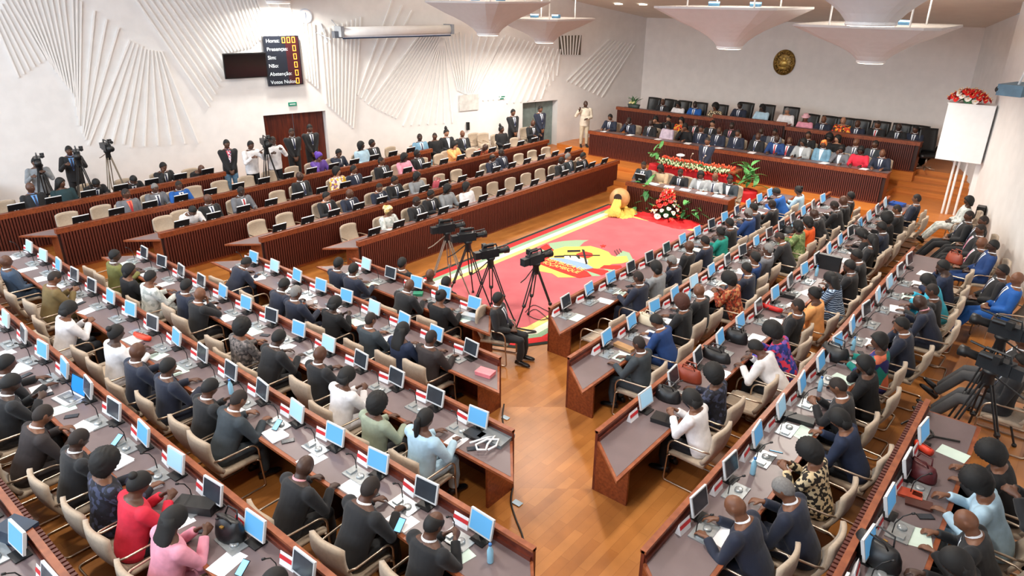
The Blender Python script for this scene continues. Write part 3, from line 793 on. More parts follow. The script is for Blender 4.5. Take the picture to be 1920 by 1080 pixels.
    for j in range(nz):
        z = .74 + (1.025-.74)*j/(nz-1); hw = .030 - .014*(j/(nz-1)) if j < nz-1 else .022
        for i in range(3): v.append(chest_front(hw*(-1+i), z, lean, dz, .026))
    for j in range(nz-1):
        for i in range(2): f.append((j*3+i, j*3+i+1, (j+1)*3+i+1, (j+1)*3+i))
    ti.add(v, f); P['tie'] = ti.mesh('tie', SHIRTW, True)
    P['head_y'] = float(Hc[1]); P['head_z'] = float(Hc[2]); P['stand'] = stand
    POSES[name] = P
make_pose('desk', 8, 10, 0, (-.15, .42, .80), (.15, .42, .80))
make_pose('deskl', 6, 4, 32, (-.13, .40, .80), (.13, .42, .80))
make_pose('deskr', 6, 4, -32, (-.13, .42, .80), (.15, .40, .80))
make_pose('write', 24, 26, 6, (-.17, .47, .80), (.12, .50, .80), curl=.9)
make_pose('phone', 15, 30, 0, (-.07, .40, .88), (.06, .41, .89), hands=('hold', 'hold'), curl=1.0)
make_pose('lap', -5, 6, 0, (-.09, .22, .645), (.09, .24, .655), hands=('lap', 'lap'), curl=.8)
make_pose('lapl', -5, 0, 35, (-.09, .22, .645), (.09, .24, .655), hands=('lap', 'lap'), curl=.8)
make_pose('lapr', -5, 0, -35, (-.09, .22, .645), (.09, .24, .655), hands=('lap', 'lap'), curl=.8)
make_pose('face', 12, 8, 14, (-.15, .42, .80), (.07, .235, 1.03), hands=('desk', 'up'), curl=1.1, poler=(.5, .6, -1))
make_pose('slump', 36, 30, 0, (-.16, .52, .80), (.15, .52, .80), curl=.8)
make_pose('wall', -8, 8, 12, (-.09, .20, .645), (.09, .22, .655), legs='ext', hands=('lap', 'lap'), curl=.8)
make_pose('stand', 0, 6, 0, (-.05, .19, .90), (.05, .20, .88), stand=True, legs='stand', hands=('hang', 'hang'), curl=.7)
make_pose('standcam', 6, 4, 0, (-.14, .36, 1.42), (.14, .34, 1.32), stand=True, legs='stand', hands=('hold', 'hold'), curl=1.0)
make_pose('standtalk', 0, 0, 14, (-.05, .20, 1.10), (-.20+.46, .20, 1.38), stand=True, legs='stand', hands=('lap', 'up'), curl=.6)
# ---- hair in head-local coordinates
def hair_mesh(kind):
    b = MB(); r = random.Random(len(kind)*7+3)
    t = {'buzz': .0035, 'short': .009, 'grey': .007, 'fringe': .007, 'afro': .055, 'bob': .026, 'bun': .014, 'long': .022, 'pony': .012, 'scarf': .020, 'updo': .014, 'hat': .02, 'curly': .036}[kind]
    v = []
    for d in HV:
        dx, dy, dz_ = d
        base = head_surf(d, False)
        if kind == 'scarf': g = dz_ - (-.45 + 1.02*dy)
        elif kind in ('afro', 'curly'): g = dz_ - (-.72 + 1.16*dy)
        elif kind in ('bob', 'long'): g = dz_ - (-.62 + 1.12*dy)
        elif kind == 'fringe': g = min(dz_ - (-.12 + .66*dy), .62 - dz_)
        else: g = dz_ - (-.14 + .68*dy)
        s = smooth01((g + .05)/.14)
        tt = t
        if kind in ('afro', 'curly'): tt = t*(1 + .12*math.sin(dx*23 + dz_*17)*math.sin(dy*19 + 3))*(.8 + .3*max(0, dz_))
        o = -.010 + (tt + .010)*s
        nrm = unit(np.array([dx/.080, dy/.100, dz_/.121]))
        v.append(base + nrm*o)
    b.add(v, HF)
    if kind == 'bun': b.ball((0, -.095, .075), (.045, .042, .042), 12, 8)
    if kind == 'updo': b.ball((0, -.045, .145), (.055, .052, .05), 12, 8); b.ball((0, -.05, .19), (.035, .035, .03), 10, 6)
    if kind == 'bob': b.rings([((0, -.04, .02), (.096, 0, 0), (0, .072, 0)), ((0, -.045, -.07), (.102, 0, 0), (0, .066, 0)), ((0, -.045, -.12), (.085, 0, 0), (0, .05, 0))], 16)
    if kind == 'scarf': b.ball((0, -.10, .085), (.05, .045, .04), 10, 7); b.ball((.03, -.12, .05), (.03, .03, .05), 8, 6)
    if kind == 'hat': b.rings([((0, .0, .055), (.15, 0, 0), (0, .16, 0)), ((0, .0, .065), (.15, 0, 0), (0, .16, 0)), ((0, -.005, .075), (.10, 0, 0), (0, .115, 0)), ((0, -.005, .15), (.08, 0, 0), (0, .09, 0)), ((0, -.005, .16), (.05, 0, 0), (0, .06, 0))], 18)
    return b.mesh('hair', SHOE, True)
HANG = {}
hb_ = MB(); hb_.tube([(0, -.085, .05), (0, -.125, .01), (0, -.135, -.08), (0, -.13, -.17), (0, -.12, -.24)], [.03, .036, .034, .028, .012], 10); HANG['pony'] = hb_.mesh('ponytail', SHOE, True)
hb_ = MB(); hb_.rings([((0, -.03, .07), (.085, 0, 0), (0, .075, 0)), ((0, -.045, .0), (.104, 0, 0), (0, .080, 0)), ((0, -.075, -.09), (.116, 0, 0), (0, .066, 0)), ((0, -.115, -.17), (.125, 0, 0), (0, .050, .0)), ((0, -.135, -.26), (.12, 0, 0), (0, .040, 0)), ((0, -.14, -.33), (.09, 0, 0), (0, .022, 0))], 18); HANG['long'] = hb_.mesh('hair_length', SHOE, True)
HAIR = {k: hair_mesh(k) for k in ('buzz', 'short', 'grey', 'fringe', 'afro', 'bob', 'bun', 'long', 'pony', 'scarf', 'updo', 'hat', 'curly')}
eb = MB()
for s in (-1, 1): eb.ball((s*.032, .079, .018), (.0145, .010, .0075), 10, 6, 0); eb.ball((s*.032, .0865, .018), (.0065, .004, .0065), 8, 5, 1); eb.box((s*.032-.017, .084, .034), (s*.032+.017, .094, .039), 1)
EYES = eb.mesh('eyes', [mat('eye_white', (215, 208, 200), .4), mat('eye_dark', (18, 12, 10), .4)], True)
lb = MB(); lb.ball((0, .0915, -.060), (.024, .008, .0085), 10, 6)
LIPS = lb.mesh('lips', mat('lips', (104, 56, 50), .5), True)
HBLACK = mat('hair_black', (16, 15, 15), .7, var=.2, scale=60)
HGREY = mat('hair_grey', (120, 118, 116), .75, var=.15, scale=60)
HBUZZ = mat('hair_buzz', (36, 27, 23), .75, var=.15, scale=80)
HBROWN = mat('hair_brown', (74, 38, 26), .7, var=.2, scale=60)
CLOTH = {
 'n': ('navy suit', mat('suit_navy', (24, 32, 52), .8, sheen=.1, bump=.5, scale=9), 1), 'k': ('black suit', mat('suit_black', (20, 21, 25), .8, sheen=.1, bump=.5, scale=9), 1),
 'g': ('grey suit', mat('suit_grey', (104, 106, 112), .85, bump=.5, scale=9), 1), 'c': ('charcoal suit', mat('suit_charcoal', (52, 60, 66), .85, bump=.5, scale=9), 1),
 'b': ('blue suit', mat('suit_blue', (24, 58, 112), .8, bump=.5, scale=9), 1), 'bb': ('bright blue suit', mat('suit_bright_blue', (20, 84, 160), .8, bump=.5, scale=9), 1),
 'br': ('dark brown suit', mat('suit_brown', (44, 36, 36), .8, bump=.5, scale=9), 1), 'ol': ('olive suit', mat('suit_olive', (112, 112, 62), .85, bump=.5, scale=9), 1),
 'tn': ('tan suit', mat('suit_tan', (112, 94, 58), .85, bump=.5, scale=9), 1), 'lb': ('light blue suit', mat('suit_light_blue', (112, 152, 176), .85, bump=.5, scale=9), 1),
 'gb': ('grey-blue suit', mat('suit_grey_blue', (58, 76, 98), .85, bump=.5, scale=9), 1), 'lg': ('light grey suit', mat('suit_light_grey', (158, 162, 164), .85, bump=.5, scale=9), 1),
 'Tw': ('white top', mat('top_white', (226, 224, 226), .85, bump=.5, scale=9), 0), 'Tk': ('black top', mat('top_black', (18, 18, 21), .85, bump=.5, scale=9), 0),
 'Tt': ('teal top', mat('top_teal', (22, 138, 124), .8, bump=.5, scale=9), 0), 'To': ('orange top', mat('top_orange', (232, 92, 32), .8, bump=.5, scale=9), 0),
 'Tg': ('grey top', mat('top_grey', (138, 142, 146), .85, bump=.5, scale=9), 0), 'Tgg': ('grey-green jacket', mat('top_grey_green', (152, 162, 142), .85, bump=.5, scale=9), 0),
 'Tlb': ('light blue top', mat('top_light_blue', (170, 200, 218), .85, bump=.5, scale=9), 0), 'Tr': ('red dress', mat('top_red', (206, 38, 62), .8, bump=.5, scale=9), 0),
 'Tp': ('pink top', mat('top_pink', (224, 150, 170), .8, bump=.5, scale=9), 0), 'Tpe': ('peach top', mat('top_peach', (232, 164, 100), .8, bump=.5, scale=9), 0),
 'Tpu': ('purple dress', mat('top_purple', (96, 66, 150), .8, bump=.5, scale=9), 0), 'Ttu': ('turquoise jacket', mat('top_turquoise', (56, 172, 200), .8, bump=.5, scale=9), 0),
 'Tn': ('navy top', mat('top_navy', (28, 40, 66), .85, bump=.5, scale=9), 0), 'Tdt': ('dark teal jacket', mat('top_dark_teal', (30, 56, 62), .85, bump=.5, scale=9), 0),
 'Tbe': ('beige jacket', mat('top_beige', (188, 162, 130), .85, bump=.5, scale=9), 0), 'Tli': ('lilac top', mat('top_lilac', (196, 180, 196), .85, bump=.5, scale=9), 0),
 'Tgr': ('green patterned top', printed('print_green', [(120, 140, 90), (96, 120, 70), (150, 164, 112)], 22), 0),
 'Prd': ('red patterned dress', printed('print_red', [(160, 60, 34), (98, 40, 24), (190, 130, 84), (170, 64, 36)], 26), 0),
 'Ple': ('leopard print top', printed('print_leopard', [(214, 196, 160), (28, 24, 22), (208, 188, 150), (40, 34, 30)], 30), 0),
 'Pbl': ('blue-red patterned dress', printed('print_blue_red', [(40, 60, 150), (210, 50, 80), (36, 46, 110), (120, 80, 170)], 24), 0),
 'Pyl': ('yellow floral blouse', printed('print_yellow', [(236, 222, 200), (226, 186, 50), (150, 100, 130), (240, 230, 214)], 20), 0),
 'Por': ('orange patterned dress', printed('print_orange', [(214, 70, 30), (240, 180, 60), (60, 40, 30), (206, 60, 40)], 22), 0),
 'Ppl': ('blue plaid top', printed('print_plaid', [(28, 40, 62), (80, 120, 160), (30, 42, 60), (170, 190, 214)], 9, kind='stripe'), 0),
 'Pte': ('teal patterned dress', printed('print_teal', [(20, 140, 130), (40, 40, 110), (16, 120, 112), (210, 110, 80)], 6), 0),
 'Pgy': ('grey patterned top', printed('print_grey', [(96, 90, 88), (66, 62, 62), (128, 118, 114)], 28), 0),
 'Pdk': ('dark printed dress', printed('print_dark', [(30, 32, 46), (22, 24, 34), (64, 70, 96)], 24), 0),
 'Psi': ('pale sheer blouse', printed('print_sheer', [(196, 200, 196), (170, 176, 172), (214, 216, 212)], 18), 0),
 'ch': ('dark jacket', mat('suit_black', (20, 21, 25), .8, bump=.5, scale=9), 2), 'wh': ('white shirt', mat('top_white', (226, 224, 226), .85, bump=.5, scale=9), 3), 'ts': ('cream t-shirt', mat('top_cream', (214, 204, 186), .85, bump=.5, scale=9), 3),
 've': ('dark waistcoat', mat('suit_navy', (24, 32, 52), .8, bump=.5, scale=9), 1),
}
TIES = {'': mat('tie_navy', (34, 42, 72), .6), 'r': mat('tie_red', (170, 36, 44), .6), 'p': mat('tie_pink', (206, 120, 150), .6), 'l': mat('tie_blue', (90, 130, 180), .6)}
PANTS = {'dark': mat('trousers_dark', (22, 24, 30), .85), 'jeans': mat('jeans', (96, 134, 164), .85, scale=20, var=.25), 'cream': mat('trousers_cream', (196, 184, 160), .85), 'grey': mat('trousers_grey', (70, 70, 72), .85)}
SHIRT_ALT = {'pink': mat('shirt_pink', (226, 160, 170), .8), 'check': printed('shirt_check', [(200, 60, 80), (230, 220, 225), (90, 70, 120)], 40), 'coral': mat('shirt_coral', (222, 110, 84), .8), 'blue': mat('shirt_blue', (100, 150, 210), .8)}
WOMEN = {'afro', 'bob', 'bun', 'long', 'pony', 'scarf', 'updo', 'hat', 'curly'}
HCODE = {'z': 'buzz', 's': 'short', 'g': 'grey', 'b': None, 'f': 'fringe', 'af': 'afro', 'bo': 'bob', 'bn': 'bun', 'ln': 'long', 'pt': 'pony', 'sc': 'scarf', 'up': 'updo', 'ht': 'hat', 'cu': 'curly'}
HWORD = {None: 'bald ', 'buzz': '', 'short': '', 'grey': 'grey-haired ', 'fringe': 'balding ', 'afro': 'afro-haired ', 'bob': '', 'bun': '', 'long': 'long-haired ', 'pony': 'ponytailed ', 'scarf': 'headscarfed ', 'updo': '', 'hat': 'hatted ', 'curly': 'curly-haired '}
PR = random.Random(5)
def person(loc, rz, pose, cl, hair, where, group, tie='', facing=False, skin=None, pants=None, shirt=None, hairm=None, scale=None, woman=None):
    P = POSES[pose]; nm, cm, suit = CLOTH[cl]
    if hair == 'b' and PR.random() < .6 and not woman: hair = 'z'
    hk = HCODE[hair]
    wom = (hk in WOMEN) if woman is None else woman
    who = 'woman' if wom else 'man'
    label = '%s%s in %s, %s' % (HWORD[hk] if not (wom and hk is None) else '', who, nm, where)
    root = empty('person', loc, rz, label, 'person', group)
    sc = scale or PR.uniform(.97, 1.03); root.scale = (sc, sc, sc)
    sk = skin or PR.choice([SKIN0, SKIN0, SKIN1, SKIN2])
    bd = link('body', P['body'], root, m=sk)
    link('jacket' if suit == 1 or suit == 2 else 'top', P['top'], root, m=cm)
    pm = PANTS[pants] if pants else (cm if suit == 1 else (cm if wom and PR.random() < .6 else PANTS['dark']))
    link('trousers', P['pants'], root, m=pm)
    link('shoes', P['shoes'], root)
    if suit in (1, 2):
        sm = SHIRT_ALT[shirt] if shirt else SHIRTW
        link('collar', P['collar'], root, m=sm); sf = link('shirt_front', P['shirt'], root, m=sm)
        if not wom and suit == 1: link('tie', P['tie'], sf, m=TIES[tie])
    if suit == 3: link('collar', P['collar'], root, m=cm)
    if hk:
        hm = hairm or (HGREY if hk == 'grey' else (HBUZZ if hk == 'buzz' else HBLACK))
        o = link('headscarf' if hk == 'scarf' else ('hat' if hk == 'hat' else 'hair'), HAIR[hk], root, m=hm); o.matrix_local = P['headM']
        if hk in HANG:
            q = link('ponytail' if hk == 'pony' else 'hair_length', HANG[hk], o, m=hm); q.matrix_local = P['headM'].inverted() @ P['hangM']
    if facing:
        o = link('eyes', EYES, bd); o.matrix_local = P['headM']; o = link('lips', LIPS, bd); o.matrix_local = P['headM']
    return root
# ---------------------------------------------------------------- who sits where: head pixel x y, clothes, hair, pose, options
PEOPLE = {
'R1': "643 498 n s desk;663 507 n s desk;767 537 k b write;827 557 Tk bn desk",
'R2': "462 490 n s slump;527 541 n s write;553 553 n g desk;628 566 Tk bo phone;695 597 c b desk;755 618 Tn ln desk;813 627 br b desk",
'R3': "215 478 ol s deskr;241 507 Tk bo deskr;282 520 Psi s desk w;352 535 n s desk;375 550 k b face;453 612 Pgy af desk;522 637 k s write;602 658 k b desk;650 703 Tw bo phone;705 757 Tgg af desk;797 790 Tlb pt desk",
'R4': "10 487 gb b lap;102 523 tn b phone;122 590 Tw bo phone;218 627 Tw bn desk;258 663 n b desk;315 687 n s desk;397 728 k s phone;447 752 c b write;563 892 k b write pink;693 922 k b write;813 983 k f phone",
'R5': "12 683 k s desk;20 722 k s phone;78 790 br b write r;147 818 k b phone;197 870 Pdk af desk;260 905 Tr bn phone;325 972 Tp ln phone;515 1085 Tk bo write",
'B1': "1197 523 n b desk;1230 503 Tg bo desk;1260 487 n g face;1292 463 k b lap;1322 450 n s desk;1351 433 Tt bn desk;1368 418 k s desk;1403 402 b g desk;1413 392 n s desk;1448 382 k b desk;1456 362 bb s write;1485 363 Tlb bn desk",
'B2': "1198 643 c b desk;1231 602 b s write;1273 557 k af desk brown;1310 545 k b desk;1368 523 Prd af phone;1400 502 n s desk;1412 482 b s lap;1436 463 g g lap;1462 447 k b write;1496 425 Tgr bo desk;1514 417 To bo desk;1527 402 k b write;1565 387 k b phone;1579 380 k b desk;1595 368 k s lap",
'B3': "1297 745 Tw bo phone;1338 702 Pdk af desk;1433 687 Tw s slump w;1448 640 Pbl af write;1495 575 k b lap;1527 553 Tpe bn desk;1558 523 Ppl ln phone;1593 500 k s desk;1606 482 k s face;1613 440 Tk bo write;1636 447 k ln lap;1652 427 n s desk;1662 408 Tk af desk;1682 390 k b desk;1719 372 n b lap",
'B4': "1380 955 n b write;1470 923 n g write;1520 843 Ple af phone;1577 802 Tn bo write;1572 728 k b phone;1622 683 Tk bo face;1647 633 Pte bo deskl;1691 610 n s face;1727 578 n b write pink;1743 553 k b desk;1740 525 Ttu bo write;1768 503 Tn s face w",
'B5': "1860 850 Tk af write;1833 907 Tlb af write;1812 973 k b write;1794 1062 Tk bo write",
'L1': "729 394 Psi sc deskl gold;781 378 k b deskl;807 362 k s deskl;839 355 Tg bo deskl;879 353 Tw bo lapl;1053 299 k b deskl;1065 293 c g lapl light;1093 293 k s deskl",
'L2': "612 367 k s deskl light r;656 363 n b deskl;712 350 n b desk;740 338 k s deskl;783 332 Tg bo deskl;924 295 n f deskl;940 285 n b lapl",
'L3': "345 385 wh s slump;382 375 k b lapl;452 360 g b desk r;562 332 k b lapl;631 321 Pyl cu lapl light;668 320 n s lapl;727 309 k b lapl;758 296 Tp bo deskl;794 294 k s lapl;851 272 Tpe bo face light;910 276 Prd b slump w",
'L4': "239 365 g b lapl r coral;290 350 g g desk;335 345 bb b desk;598 294 Tpu sc face purple;635 286 n s face;677 275 Tlb bo lapl;697 270 k s lapl",
'L5': "59 355 k b lapl blue;117 347 Tdt ln lapl;175 340 k s slump;250 335 k s slump;306 312 k s face;390 322 Tk b slump w",
}
RGRP = {'R': 'members seated in near-left block', 'B': 'members seated in right block', 'L': 'members seated in left block'}
SCARFM = {'gold': printed('scarf_gold', [(206, 176, 110), (150, 120, 70), (226, 210, 170)], 20), 'purple': mat('scarf_purple', (98, 62, 170), .7), 'pinkhat': mat('hat_pink', (232, 180, 190), .7), 'orange': printed('scarf_orange', [(222, 120, 50), (180, 70, 40), (236, 170, 90)], 24)}
def opts(tok):
    k = dict(tie='', skin=None, shirt=None, hairm=None, woman=None)
    for t in tok:
        if t in ('r', 'p', 'l'): k['tie'] = t
        elif t == 'light': k['skin'] = SKIN3
        elif t in SHIRT_ALT: k['shirt'] = t
        elif t in SCARFM: k['hairm'] = SCARFM[t]
        elif t == 'brown': k['hairm'] = HBROWN
        elif t == 'w': k['woman'] = True
    return k
for key, txt in PEOPLE.items():
    row = ROWS[key]; lst = []
    for e in txt.split(';'):
        t = e.split(); px = (float(t[0]), float(t[1])); cl, hr, po = t[2:5]; P = POSES[po]
        H = on(px, row.z + P['head_z']); u, v = row.uv(H); hip = v + P['head_y']
        lo, hi = (.80, 1.10)
        hc = max(lo, min(hi, hip))
        if abs(hc - hip) > 1e-6:
            vh = hc - P['head_y']
            Q = onY(px, row.o[1] + row.v[1]*vh) if key[0] == 'R' else onX(px, row.o[0] + row.v[0]*vh)
            if key[0] == 'B' and key[1] == '5': Q = H
            u2, _ = row.uv(Q); u = .65*u + .35*u2
            hc = .75*hc + .25*hip if abs(hip-hc) < .4 else hc
        lst.append([u, hc, cl, hr, po, opts(t[5:])])
    order = sorted(range(len(lst)), key=lambda i: -lst[i][0] if key[0] == 'R' else lst[i][0])
    # keep neighbours apart
    for a, b_ in zip(order, order[1:]):
        d = abs(lst[a][0]-lst[b_][0])
        if d < .50: lst[b_][0] += (.50-d)*(-1 if key[0] == 'R' else 1)
    us = []
    for k, i in enumerate(order):
        u, hc, cl, hr, po, op = lst[i]
        ph = '%s %s, %s' % (ORD[k], row.first, row.phrase)
        person(row.P(u, hc, 0), row.face, po, cl, hr, ph, RGRP[key[0]], facing=key[0] == 'L', **op)
        us.append((u, hc))
    # chairs: under every sitter, and the free ones at the remaining places
    allu = [(u, hc - .07, True) for u, hc in us]
    for u in row.seats:
        if all(abs(u-a) > .47 for a, _ in us): allu.append((u + .02, .86 + RNG.uniform(-.04, .05), False))
    allu.sort(key=lambda a: -a[0] if key[0] == 'R' else a[0])
    g = {'R': 'near-left block', 'B': 'right block', 'L': 'left block'}[key[0]]
    for k, (u, v, occ) in enumerate(allu):
        chair(row.P(u, v, 0), row.face + RNG.uniform(-.06, .06), '%s beige chair, %s %s, %s' % ('occupied' if occ else 'empty', ORD[k], row.first, row.phrase), 'chairs of ' + g)
# ---- dais
DFACE = math.pi
def dais(txt, Y, z, phrase, grp, ch):
    for k, e in enumerate(txt.split(';')):
        t = e.split(); px = (float(t[0]), float(t[1])); cl, hr, po = t[2:5]; P = POSES[po]
        H = onY(px, Y - P['head_y'] + .05)
        person((H[0], Y, z), DFACE + RNG.uniform(-.1, .1), po, cl, hr, '%s from left, %s' % (ORD[k], phrase), grp, facing=True, **opts(t[5:]))
        if ch == 'beige': chair((H[0], Y+.07, z), DFACE, 'beige chair, %s from left, %s' % (ORD[k], phrase), 'beige dais chairs')
        else: office_chair((H[0], Y+.10, z), DFACE + RNG.uniform(-.15, .15), 'black leather armchair, %s from left, %s' % (ORD[k], phrase))
dais("1145 222 n s desk;1181 228 n b face;1222 229 k b lap;1254 237 Tli bo lap;1286 240 Tk bo face;1316 241 n b lap;1349 248 n b lap;1384 251 n b lap;1422 258 k b lap;1457 262 b b desk r;1483 252 n b lap r;1507 270 lg bo deskr;1545 272 lb sc lap orange;1577 283 g bo face;1613 290 Tr bo desk;1654 293 n b desk",
     22.98, .60, 'front seats at lower dais desk', 'officials at lower dais desk', 'beige')
dais("1231 223 Tk bo face light;1255 223 k s lap light;1278 233 Por bo lap light;1306 230 k b lap r;1337 234 k s lap light;1373 239 k b lap pink;1428 247 n b lap;1454 248 g s lap;1516 256 k b lap;1554 266 Tk af lap;1569 275 Tk bo lapr light;1605 273 g b lapr;1640 278 c b lapr",
     23.72, .66, 'second seats behind lower dais desk', 'officials in second dais row', 'beige')
dais("1244 187 k b desk;1273 195 Tw bo desk;1305 194 bb b desk;1343 198 Ple af deskr", 25.2, 1.05, 'upper dais desk left wing', 'officials at upper dais desk', 'leather')
dais("1389 193 n s desk;1432 195 Tlb bo deskr;1477 203 Tw g desk light", 25.2, 1.22, 'upper dais desk centre', 'officials at upper dais desk', 'leather')
dais("1512 215 Tp ht desk pinkhat;1547 219 n b desk;1582 222 Por b desk light w;1610 227 n b deskr;1647 234 k b deskr r;1687 236 k b desk;1717 247 n s deskr", 25.2, 1.05, 'upper dais desk right wing', 'officials at upper dais desk', 'leather')
mb = MB(); mb.box((-10.7, 24.75, 1.05), (-8.08, 26.2, 1.22)); tag(mb.build('trim_10', DAIS), kind='structure', label='raised dais floor under the centre seats')
for k, (px, z, rz) in enumerate([((1219, 196), 1.05, DFACE), ((1748, 268), 1.05, DFACE + .5)]):
    H = onY(px, 25.3); office_chair((H[0], 25.3 if k == 0 else 24.95, z), rz, ['large empty black leather armchair at left end of upper dais', 'large empty black leather armchair at right end of upper dais'][k])
dais("1208 310 c b desk;1240 321 Tbe bo desk;1277 320 k b desk;1315 329 lg bo deskl;1342 336 lg b desk;1369 342 c bn deskl", 19.15, .0, "secretaries' table", "clerks at secretaries' table", 'beige')
# speaker
H = onY((1328, 266), 20.55); person((H[0], 20.5, .30), DFACE, 'stand', 'n', 'b', 'speaking behind red flower-covered lectern', None, facing=True, scale=1.0)
# ---- people along the left wall
LWF = math.atan2(-math.sin(TH), math.cos(TH)) - math.pi/2
def by_px(px, z, po): return on(px, z + POSES[po]['head_z'])
for k, e in enumerate("788 260 lb b lap;816 255 Tk b lapr m;838 251 k up lap light;868 251 k b lap;941 241 Tk up lapl;996 229 k b desk".split(';')):
    t = e.split(); H = by_px((float(t[0]), float(t[1])), .45, t[4]); y = H[1]; x = max(H[0], wl(y) + .55)
    person((x, y, .45), LWF, t[4], t[2], t[3], '%s from left, seated along left wall' % ORD[k], 'guests seated along left wall', facing=True, **opts(t[5:]))
    chair((x-.06, y+.02, .45), LWF, 'beige chair %s from left, against left wall' % ORD[k], 'chairs along left wall')
for k, px in enumerate([(897, 262), (914, 262)]):
    H = on(px, .45+.75); chair((max(H[0], wl(H[1])+.5), H[1], .45), LWF, ['left', 'right'][k] + ' one of two empty beige chairs against the left wall', 'chairs along left wall')
def standing(px, z, po, cl, hr, rz, where, **kw):
    H = on(px, z + POSES[po]['head_z']); d = np.array([math.cos(rz+math.pi/2), math.sin(rz+math.pi/2)])*POSES[po]['head_y']
    x = max(H[0]-d[0], wl(H[1]) + kw.pop('gap', .35)); return person((x, H[1]-d[1], z), rz, po, cl, hr, where, None, facing=True, **kw)
standing((962, 211), .45, 'stand', 'k', 's', LWF, 'standing left of far grey doorway', skin=SKIN1)
standing((1013, 207), .45, 'stand', 've', 's', LWF, 'standing inside far grey doorway', gap=.05)
standing((1098, 196), .60, 'standtalk', 'ts', 'b', LWF - .5, 'standing on dais steps gesturing', pants='cream', skin=SKIN2)
standing((547, 250), .55, 'stand', 'k', 'b', LWF, 'standing left in mahogany doorway', gap=.1)
standing((581, 243), .55, 'stand', 'k', 's', LWF, 'standing right in mahogany doorway', gap=.05)
standing((425, 271), .58, 'stand', 'ch', 's', LWF, 'standing by left wall in jeans', pants='jeans', shirt='check')
standing((470, 272), .56, 'standcam', 'wh', 's', LWF + .3, 'operating tripod camera, left of it', pants='dark', gap=.2)
standing((512, 266), .56, 'standcam', 'wh', 'b', LWF, 'leaning at tripod camera near door', pants='dark', gap=.2)
standing((66, 303), .62, 'standcam', 'Tg', 's', LWF, 'behind leftmost video camera', pants='dark')
standing((130, 285), .62, 'standcam', 'k', 's', LWF, 'with blue shirt at second video camera', shirt='blue')
# ---- guests along the right wall
RWF = math.atan2(-math.sin(TH), -math.cos(TH)) - math.pi/2
for k, e in enumerate("1802 373 Psi bo wall;1800 405 k b wall;1824 418 k b wall;1822 428 k b wall p;1828 444 k b wall p;1843 458 b s wall;1862 524 k s wall;1884 522 bb b wall".split(';')):
    t = e.split(); z = .30 if k < 5 else .45; H = by_px((float(t[0]), float(t[1])), z, 'wall'); y = H[1]
    x = H[0] + .1
    if k == 6: y += .55; x -= .1
    if k in (2, 3, 4): y += (3-k)*.25 - .1
    person((x, y, z), RWF, 'wall', t[2], t[3], '%s from far end, seated along right wall' % ORD[k], 'guests seated along right wall', **opts(t[5:]))
    chair((x+.05, y+.02, z), RWF, 'beige chair %s from far end, along right wall' % ORD[k], 'chairs along right wall')
for k, (x, y, cl, hr, wd) in enumerate([(-.05, 10.9, 'k', 's', 'seated behind right-hand video cameras, looking at phone'), (.0, 10.15, 'k', 's', 'seated with legs stretched beside right-hand video cameras')]):
    person((x, y, .6), R_(90), 'wall', cl, hr, wd, None, pants='grey')
    chair((x+.05, y, .6), R_(90), ['beige chair of phone user behind right-hand cameras', 'beige chair beside right-hand video cameras'][k], 'chairs along right wall')
H = on((1912, 905), 2.2); person((H[0]+.35, H[1]+.3, .6), R_(100), 'standcam', 'k', 's', 'standing at right picture edge behind tripod', None)
# ---- crew sitting on the rug in front of the front row
for k, (px, cl, hr, wd) in enumerate([((750, 497), 'k', 's', 'left of three crew sitting on rug edge'), ((802, 516), 'Tw', 'b', 'middle of three crew sitting on rug edge'), ((832, 532), 'Tk', 's', 'right of three crew sitting on rug edge')]):
    H = on(px, 1.0); person((H[0], H[1]+.1, -.20), 0.0, 'lap', cl, hr, wd, 'crew on the rug', woman=False)
H = on((908, 566), 1.19) + np.array([.12, .28, 0]); person((H[0], H[1], 0), -R_(70), 'lapl', 'k', 's', 'on chair at aisle end of front desk', None)
chair((H[0]-.05, H[1], 0), -R_(70), 'beige chair of man at aisle end of front desk', 'chairs on the rug')
# ---------------------------------------------------------------- text
def text_mesh(txt, size, m, parent, M, name='lettering', extrude=.002, align='LEFT'):
    cu = bpy.data.curves.new('t', 'FONT'); cu.body = txt; cu.size = size; cu.extrude = extrude; cu.align_x = align
    o = bpy.data.objects.new('t', cu); COL.objects.link(o)
    dg = bpy.context.evaluated_depsgraph_get(); me = bpy.data.meshes.new_from_object(o.evaluated_get(dg)); bpy.data.objects.remove(o); bpy.data.curves.remove(cu)
    me.materials.clear(); me.materials.append(m)
    q = link(name, me, parent); q.matrix_local = M; return q
NL = np.array([math.cos(TH), -math.sin(TH), 0]); DL = np.array([math.sin(TH), math.cos(TH), 0])   # wall normal and direction
def wall_frame(P):   # local x along the wall, y up, z into the room
    return Matrix(((DL[0], 0, NL[0], P[0]), (DL[1], 0, NL[1], P[1]), (0, 1, 0, P[2]), (0, 0, 0, 1)))
def wall_thing(name, px_c, label, cat, off=0.0):
    P = lwpx(px_c, off); o = empty(name, (0, 0, 0), 0, label, cat); o.matrix_world = wall_frame(P); return o
def rect(b, x0, x1, y0, y1, z0, z1, mi=0): return b.box((x0, y0, z0), (x1, y1, z1), mi)
